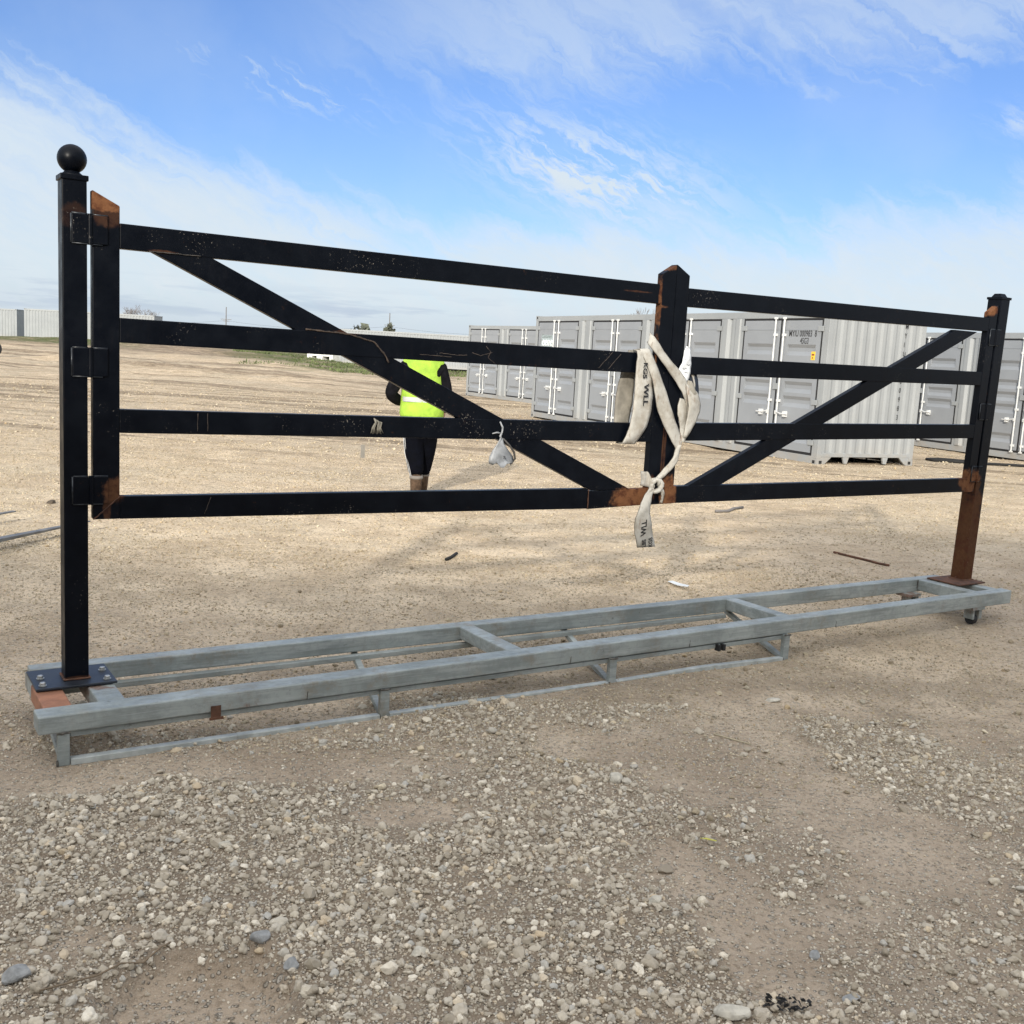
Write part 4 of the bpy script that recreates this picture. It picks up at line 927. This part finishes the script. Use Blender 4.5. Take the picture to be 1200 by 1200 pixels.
def bush(x, y, z0, w_, h, label, seed):
    rnd = random.Random(seed); mb = MB()
    for _ in range(420):
        a = rnd.uniform(0, 6.28); rr_ = rnd.random()**.5; ph = rnd.random()
        c_ = Vector((math.cos(a)*rr_*w_, math.sin(a)*rr_*w_*.7, h*ph*(1-.5*rr_*rr_))); s_ = rnd.uniform(.08, .2)*h
        d1 = Vector((rnd.uniform(-1, 1), rnd.uniform(-1, 1), rnd.uniform(-1, 1))).normalized()*s_; d2 = Vector((rnd.uniform(-1, 1), rnd.uniform(-1, 1), rnd.uniform(-1, 1))).normalized()*s_*.6
        mb.pts([c_-d1, c_+d2, c_+d1, c_-d2], [(0, 1, 2, 3)])
    e = empty('bush', (x, y, z0), 0, label, 'bush', 'bushes on the skyline'); mb.build('foliage', M_bush, e)
    MB().tube([(0, 0, 0), (.1, 0, h*.4), (0, .1, h*.7)], [.12, .08, .04], 6).build('stem', M_twig, e); return e
bush(-18.7, 150, .8, .9, 4.2, 'dark bush at the foot of the right far power pole', 4)
bush(-21.4, 142, .7, 2.0, 4.1, 'low olive bush on the skyline left of the right far power pole', 5)
# bright low block platform in the grass
M_wht = simple('white_painted_blocks', (.72, .72, .69), .7, 0, .1, 3)
wp = empty('low_platform', (-17.3, 95.0, .33), rad(-35), 'low white platform with dark openings lying in the grass beyond the yard', 'platform')
MB().box(-1.6, 1.6, -.9, .9, .40, .62).box(-1.6, -1.0, -.9, .9, 0, .40).box(-.4, .3, -.9, .9, 0, .40).box(1.2, 1.6, -.9, .9, 0, .40).build('block_body', M_wht, wp, .02)
MB().box(-1.55, 1.55, -.2, .8, .02, .39).build('opening', M_dark, wp)
# vehicle tyre at the left edge
ty = empty('vehicle_wheel', (-27.60, 55.5, hz(-27.60, 55.5)+.40), rad(10), 'black vehicle tyre standing at the far left edge of the yard', 'wheel')
MB().lathe([(.30, -.14), (.47, -.15), (.52, -.10), (.53, 0), (.52, .10), (.47, .15), (.30, .14)], 0, 0, 28, 'y').build('tyre', M_rubber, ty, 0, True)
MB().lathe([(.05, -.10), (.29, -.12), (.30, 0), (.29, .12), (.05, .10)], 0, 0, 20, 'y').build('rim', simple('dark_rim', (.05, .05, .05), .5), ty)
ty.scale = (.8, .8, .8)
# grass tufts
xs, ys = [], []
rg_ = np.random.default_rng(3)
vsl, fsl = [], []
while len(fsl) < 9000:
    y = rg_.uniform(66, 150); lt = rg_.uniform(-.27, -.05); x = lt*y
    if fbm(np.array([x]), np.array([y]), .22, 4, 55)[0] < .46+max(0, (88-y))*.005+max(0, -.17-lt)*.7: continue
    z = hz(x, y)
    for _ in range(3):
        a = rg_.uniform(0, 6.28); h_ = rg_.uniform(.06, .20)*(1.8 if rg_.random() < .02 else 1); w2 = .05; ox, oy = rg_.normal(0, .12, 2); o_ = len(vsl)
        vsl += [(x+ox-w2*math.cos(a), y+oy-w2*math.sin(a), z-.02), (x+ox+w2*math.cos(a), y+oy+w2*math.sin(a), z-.02), (x+ox+rg_.normal(0, .06), y+oy+rg_.normal(0, .06), z+h_)]
        fsl.append((o_, o_+1, o_+2))
go_ = MB().pts(vsl, fsl).build('grass', simple('green_grass', (.10, .125, .045), .9, 0, .5, .5), None); tag(go_, 'green grass growing in patches at the far edge of the yard', 'grass', None, 'stuff')

# =================================================================== PERSON
def skin(verts, edges, radii, name, mat, parent=None, sub=2, root=0):
    me = bpy.data.meshes.new(name); me.from_pydata(verts, edges, []); o = bpy.data.objects.new(name, me); COL.objects.link(o)
    o.modifiers.new('skin', 'SKIN'); ly = me.skin_vertices[0] if len(me.skin_vertices) else None
    for i, r_ in enumerate(radii): ly.data[i].radius = r_ if hasattr(r_, '__len__') else (r_, r_)
    ly.data[root].use_root = True
    sb = o.modifiers.new('sub', 'SUBSURF'); sb.levels = sb.render_levels = sub
    dg = bpy.context.evaluated_depsgraph_get(); m2 = bpy.data.meshes.new_from_object(o.evaluated_get(dg)); m2.name = name
    bpy.data.objects.remove(o); m2.shade_smooth(); m2.materials.clear(); m2.materials.append(mat)
    o2 = bpy.data.objects.new(name, m2); COL.objects.link(o2)
    if parent: o2.parent = parent
    return o2
M_skin = simple('skin', (.33, .19, .13), .6, 0, .1, 12)
M_vest = simple('hi_vis_yellow_fabric', (.31, .51, .05), .85, 0, .22, 9, .9, 11)
M_refl = simple('reflective_tape', (.42, .43, .42), .4, 0, .1)
M_jack = simple('dark_jacket_cloth', (.007, .007, .009), .9, 0, .4, 10, .6, 14, .06)
M_pant = simple('navy_track_trousers', (.0025, .003, .0055), .9, 0, .4, 10, .8, 12, .06)
M_stripe = simple('white_stripe', (.55, .55, .55), .8)
M_boot = simple('brown_leather_boot', (.085, .055, .036), .8, 0, .4, 20, .3, 40, .2)
M_sock = simple('grey_knit', (.20, .18, .16), .9)
M_hair = simple('dark_hair', (.02, .015, .012), .8)
# figure in local coordinates: facing +y (away from the camera), feet at z 0
pv = [(0, 0, .98), (0, .0, 1.15), (0, .01, 1.35), (0, .0, 1.50), (0, .015, 1.60), (0, .04, 1.66), (0, .06, 1.73), (0, .08, 1.79),
      (-.08, 0, .92), (-.07, -.02, .54), (-.03, -.17, .10), (-.03, -.03, .04), (.08, 0, .92), (.075, .10, .54), (.045, .15, .10), (.05, .29, .04),
      (-.21, 0, 1.52), (-.355, -.05, 1.24), (-.23, .11, 1.09), (-.19, .17, 1.07), (.21, 0, 1.52), (.28, .0, 1.24), (.25, .05, .98), (.22, .07, .86)]
pe = [(0, 1), (1, 2), (2, 3), (3, 4), (4, 5), (5, 6), (6, 7), (0, 8), (8, 9), (9, 10), (10, 11), (0, 12), (12, 13), (13, 14), (14, 15), (3, 16), (16, 17), (17, 18), (18, 19), (3, 20), (20, 21), (21, 22), (22, 23)]
prr = [(.14, .10), (.125, .09), (.15, .10), (.13, .09), .055, .06, (.078, .095), (.055, .07), .075, .052, .04, (.04, .03), .075, .052, .04, (.04, .03), .055, .042, .03, (.03, .02), .055, .042, .03, (.03, .02)]
person = skin(pv, pe, prr, 'person', M_skin)
person.location = (-1.13, 12.45, hz(-1.13, 12.45)); person.rotation_euler = (0, 0, .09)
tag(person, 'person seen from behind in a yellow safety vest, dark jacket and dark track trousers', 'person')
# fingers
for sx_, base, dirv in ((-1, Vector((-.19, .18, 1.07)), Vector((.4, .8, -.4)).normalized()), (1, Vector((.215, .075, .85)), Vector((0, .15, -1)).normalized())):
    for k in range(5):
        side = dirv.orthogonal().normalized(); l_ = (.055, .075, .082, .076, .06)[k]
        b0 = base+side*(-.032+.016*k) if k else base+side*(-.035)-dirv*.03
        dd_ = dirv if k else (dirv-side*.8).normalized(); cv = Vector((-sx_*.25, .1, 0))
        skin([tuple(b0-dirv*.03), tuple(b0+dd_*l_*.5), tuple(b0+(dd_+cv*.6).normalized()*l_)], [(0, 1), (1, 2)], [.010, .009, .007], 'finger', M_skin, person, 1)
skin([(0, .05, 1.70), (0, .05, 1.77), (0, .07, 1.82)], [(0, 1), (1, 2)], [(.085, .095), (.092, .10), (.06, .07)], 'hair', M_hair, person)
skin([(0, 0, .96), (0, .0, 1.15), (0, .01, 1.35), (0, 0, 1.52), (0, .01, 1.60), (-.21, 0, 1.52), (-.36, -.05, 1.26), (-.37, -.02, 1.19), (-.235, .12, 1.10), (.21, 0, 1.52), (.285, 0, 1.24), (.265, .06, 1.0)],
     [(0, 1), (1, 2), (2, 3), (3, 4), (3, 5), (5, 6), (6, 7), (7, 8), (3, 9), (9, 10), (10, 11)],
     [(.24, .16), (.21, .14), (.21, .14), (.20, .13), .08, .095, .085, .085, .06, .095, .08, .06], 'jacket', M_jack, person)
vest = skin([(0, 0, .90), (0, 0, 1.0), (0, .0, 1.20), (0, .01, 1.38), (0, 0, 1.56), (0, .0, 1.70)], [(0, 1), (1, 2), (2, 3), (3, 4), (4, 5)], [(.29, .18), (.285, .18), (.27, .17), (.27, .165), (.28, .14), (.25, .12)], 'safety_vest', M_vest, person)
for zz in (1.13,):
    nb_ = 32; mb = MB(); vs = []
    for z_ in (zz, zz+.055):
        for k in range(nb_):
            a = 2*math.pi*k/nb_; ca, sa = math.cos(a), math.sin(a); e_p = .62
            vs.append((.235*math.copysign(abs(ca)**e_p, ca), .158*math.copysign(abs(sa)**e_p, sa), z_))
    mb.pts(vs, [(k, (k+1) % nb_, nb_+(k+1) % nb_, nb_+k) for k in range(nb_)]); o = mb.build('reflective_band', M_refl, vest, 0, True)
skin([(0, 0, .99), (-.08, 0, .86), (-.070, -.02, .54), (-.032, -.16, .25), (.085, 0, .86), (.075, .10, .54), (.040, .14, .22)], [(0, 1), (1, 2), (2, 3), (0, 4), (4, 5), (5, 6)],
     [(.22, .16), (.165, .15), .125, .090, (.165, .15), .120, .085], 'trousers', M_pant, person)
for k in (0, 1):
    MB().tube([(-.215+.016*k, -.06-.02*k, .80), (-.178+.016*k, -.06-.02*k, .52), (-.105+.014*k, -.21-.015*k, .27)], .004, 5).build('side_stripe', M_stripe, person, 0, True)
for bx, by in ((-.032, -.165), (.045, .145)):
    bt = skin([(bx, by, .30), (bx, by, .20), (bx, by, .10), (bx, by+.03, .050), (bx*1.1, by+.14, .045), (bx*1.15, by+.21, .04)], [(0, 1), (1, 2), (2, 3), (3, 4), (4, 5)], [.082, .076, .068, (.062, .062), (.058, .048), (.045, .035)], 'boot', M_boot, person)
    MB().lathe([(.070, .232), (.080, .24), (.082, .262), (.072, .272)], bx, by, 16).build('boot_cuff', M_sock, bt, 0, True)

# =================================================================== LOOSE THINGS
M_fork = simple('worn_fork_steel', (.15, .15, .148), .5, .2, .3, 8, .2)
fk = empty('forklift_forks', (-4.05, 8.0, 0), -rad(17.5), 'pair of worn steel forklift tines held low over the ground at the left edge', 'forks')
for x0, y1, top in ((-.055, 1.15, .095), (-.86, 1.15, .105)):
    L0 = 2.0
    MB().hexa([(x0, y1-L0, top-.045), (x0+.11, y1-L0, top-.045), (x0+.075, y1, top-.010), (x0+.035, y1, top-.010), (x0, y1-L0, top), (x0+.11, y1-L0, top), (x0+.075, y1, top), (x0+.035, y1, top)]).box(x0, x0+.11, y1-L0-.05, y1-L0, top-.045, top+.55).build('tine', M_fork, fk, .004)
MB().box(-1.1, .25, -.92, -.85, .0, .13).box(-1.1, .25, -.92, -.85, .42, .50).box(-1.1, -1.02, -.92, -.85, .13, .42).box(.17, .25, -.92, -.85, .13, .42).build('carriage', M_fork, fk, .004)
def lay(name, pts, r_, mat, label, cat, n=6, lift=0):
    P_ = [Vector((x, y, hz(x, y)+r_+lift)) for x, y in pts]; o0 = P_[0].copy()
    o = MB().tube([q-o0 for q in P_], r_, n).build(name, mat, None, 0, True); o.location = o0; return tag(o, label, cat)
lay('steel_rod', [(3.15+.34*k/16, 10.1-.57*k/16) for k in range(17)], .011, M_rust, 'dark rusty steel rod lying on the dirt behind the right half of the rack', 'rod', 8)
lay('cable', [(9.9, 22.6), (9.2, 22.9), (8.85, 22.65), (8.9, 22.35), (9.6, 22.2), (10.8, 22.35), (12, 22.1), (13, 21.6)], .030, M_dark, 'black cable lying on the dirt in front of the farthest right container', 'cable', 8)
lay('stick', [(-1.16, 2.52), (-1.10, 2.56), (-1.04, 2.60), (-1.0, 2.66), (-.95, 2.69), (-.92, 2.745), (-.90, 2.77)], .0028, simple('dry_twig', (.19, .14, .09), .9), 'thin dry twig across the gravel left of the sandy hollow', 'twig', 6, .012)
lay('stick', [(1.02, 4.81), (1.08, 4.77), (1.17, 4.70)], .004, simple('pale_straw', (.42, .36, .25), .9), 'pale straw stalk on the ground in front of the rack, right of the bare patch', 'straw')
lay('twig', [(-.53, 8.66), (-.50, 8.78), (-.46, 8.98)], .014, M_dark, 'short dark twig lying on the sunlit dirt behind the rack', 'twig')
lay('twig', [(2.43, 12.47), (2.6, 12.55), (2.72, 12.8), (2.85, 12.92)], .018, M_wood, 'crooked dark twig on the dirt under the right gate leaf', 'twig')
def flat(name, pts, mat, label, cat, th=.002, lift=.01):
    x0, y0 = pts[0]; z0 = hz(x0, y0)+lift
    n = len(pts); mb = MB().pts([(x-x0, y-y0, .004*math.sin(7*i)) for i, (x, y) in enumerate(pts)]+[(x-x0, y-y0, .004*math.sin(7*i)+th) for i, (x, y) in enumerate(pts)], [tuple(range(n)), tuple(range(n, 2*n))]+[(i, (i+1) % n, n+(i+1) % n, n+i) for i in range(n)])
    o = mb.build(name, mat, None); o.location = (x0, y0, z0); return tag(o, label, cat)
flat('plastic_shard', [(1.27, 8.22), (1.31, 8.24), (1.36, 8.14), (1.42, 8.09), (1.40, 8.05), (1.33, 8.10)], simple('white_plastic', (.68, .70, .70), .5), 'white plastic shard on the dirt just behind the rack', 'scrap', .004, .02)
flat('yellow_strip', [(.752, 3.630), (.775, 3.629), (.808, 3.609), (.808, 3.605), (.775, 3.622)], simple('yellow_tape', (.50, .47, .09), .6), 'tiny bright yellow strip on the gravel in front of the rack', 'scrap', .002, .016)
M_char = simple('charred_scrap', (.02, .019, .019), .9, 0, .6, 60, .8, 120)
bs = empty('charred_scrap', (.83, 2.66, hz(.83, 2.66)), 0, 'black charred scraps in the gravel at the bottom edge', 'scrap')
mb = MB()
for k in range(46):
    a = random.uniform(0, 6.28); r_ = random.random()**.6; c_ = Vector((.075*r_*math.cos(a), .032*r_*math.sin(a), random.uniform(.006, .018))); e1 = Vector((random.uniform(-1, 1), random.uniform(-1, 1), random.uniform(-.5, .5)))*.010; e2 = Vector((random.uniform(-1, 1), random.uniform(-1, 1), random.uniform(-.5, .5)))*.010
    mb.pts([c_-e1, c_+e2, c_+e1, c_-e2, c_+Vector((0, 0, .007))], [(0, 1, 4), (1, 2, 4), (2, 3, 4), (3, 0, 4), (3, 2, 1, 0)])
mb.build('charred_flakes', M_char, bs)

# shade caster: the tall shed behind the photographer
M_shed = simple('shed_cladding', (.42, .43, .42), .6, 0, .08, 1)
shed = empty('metal_shed', (0, -12, 0), 0, 'tall pale metal shed behind the photographer that shades the near yard', 'building')
MB().box(-34, -2.29, -9, 0, -.2, 7.55).build('low_bay', M_shed, shed)
MB().box(-2.285, 26, -9, 0, -.2, 9.0).build('high_bay', M_shed, shed)
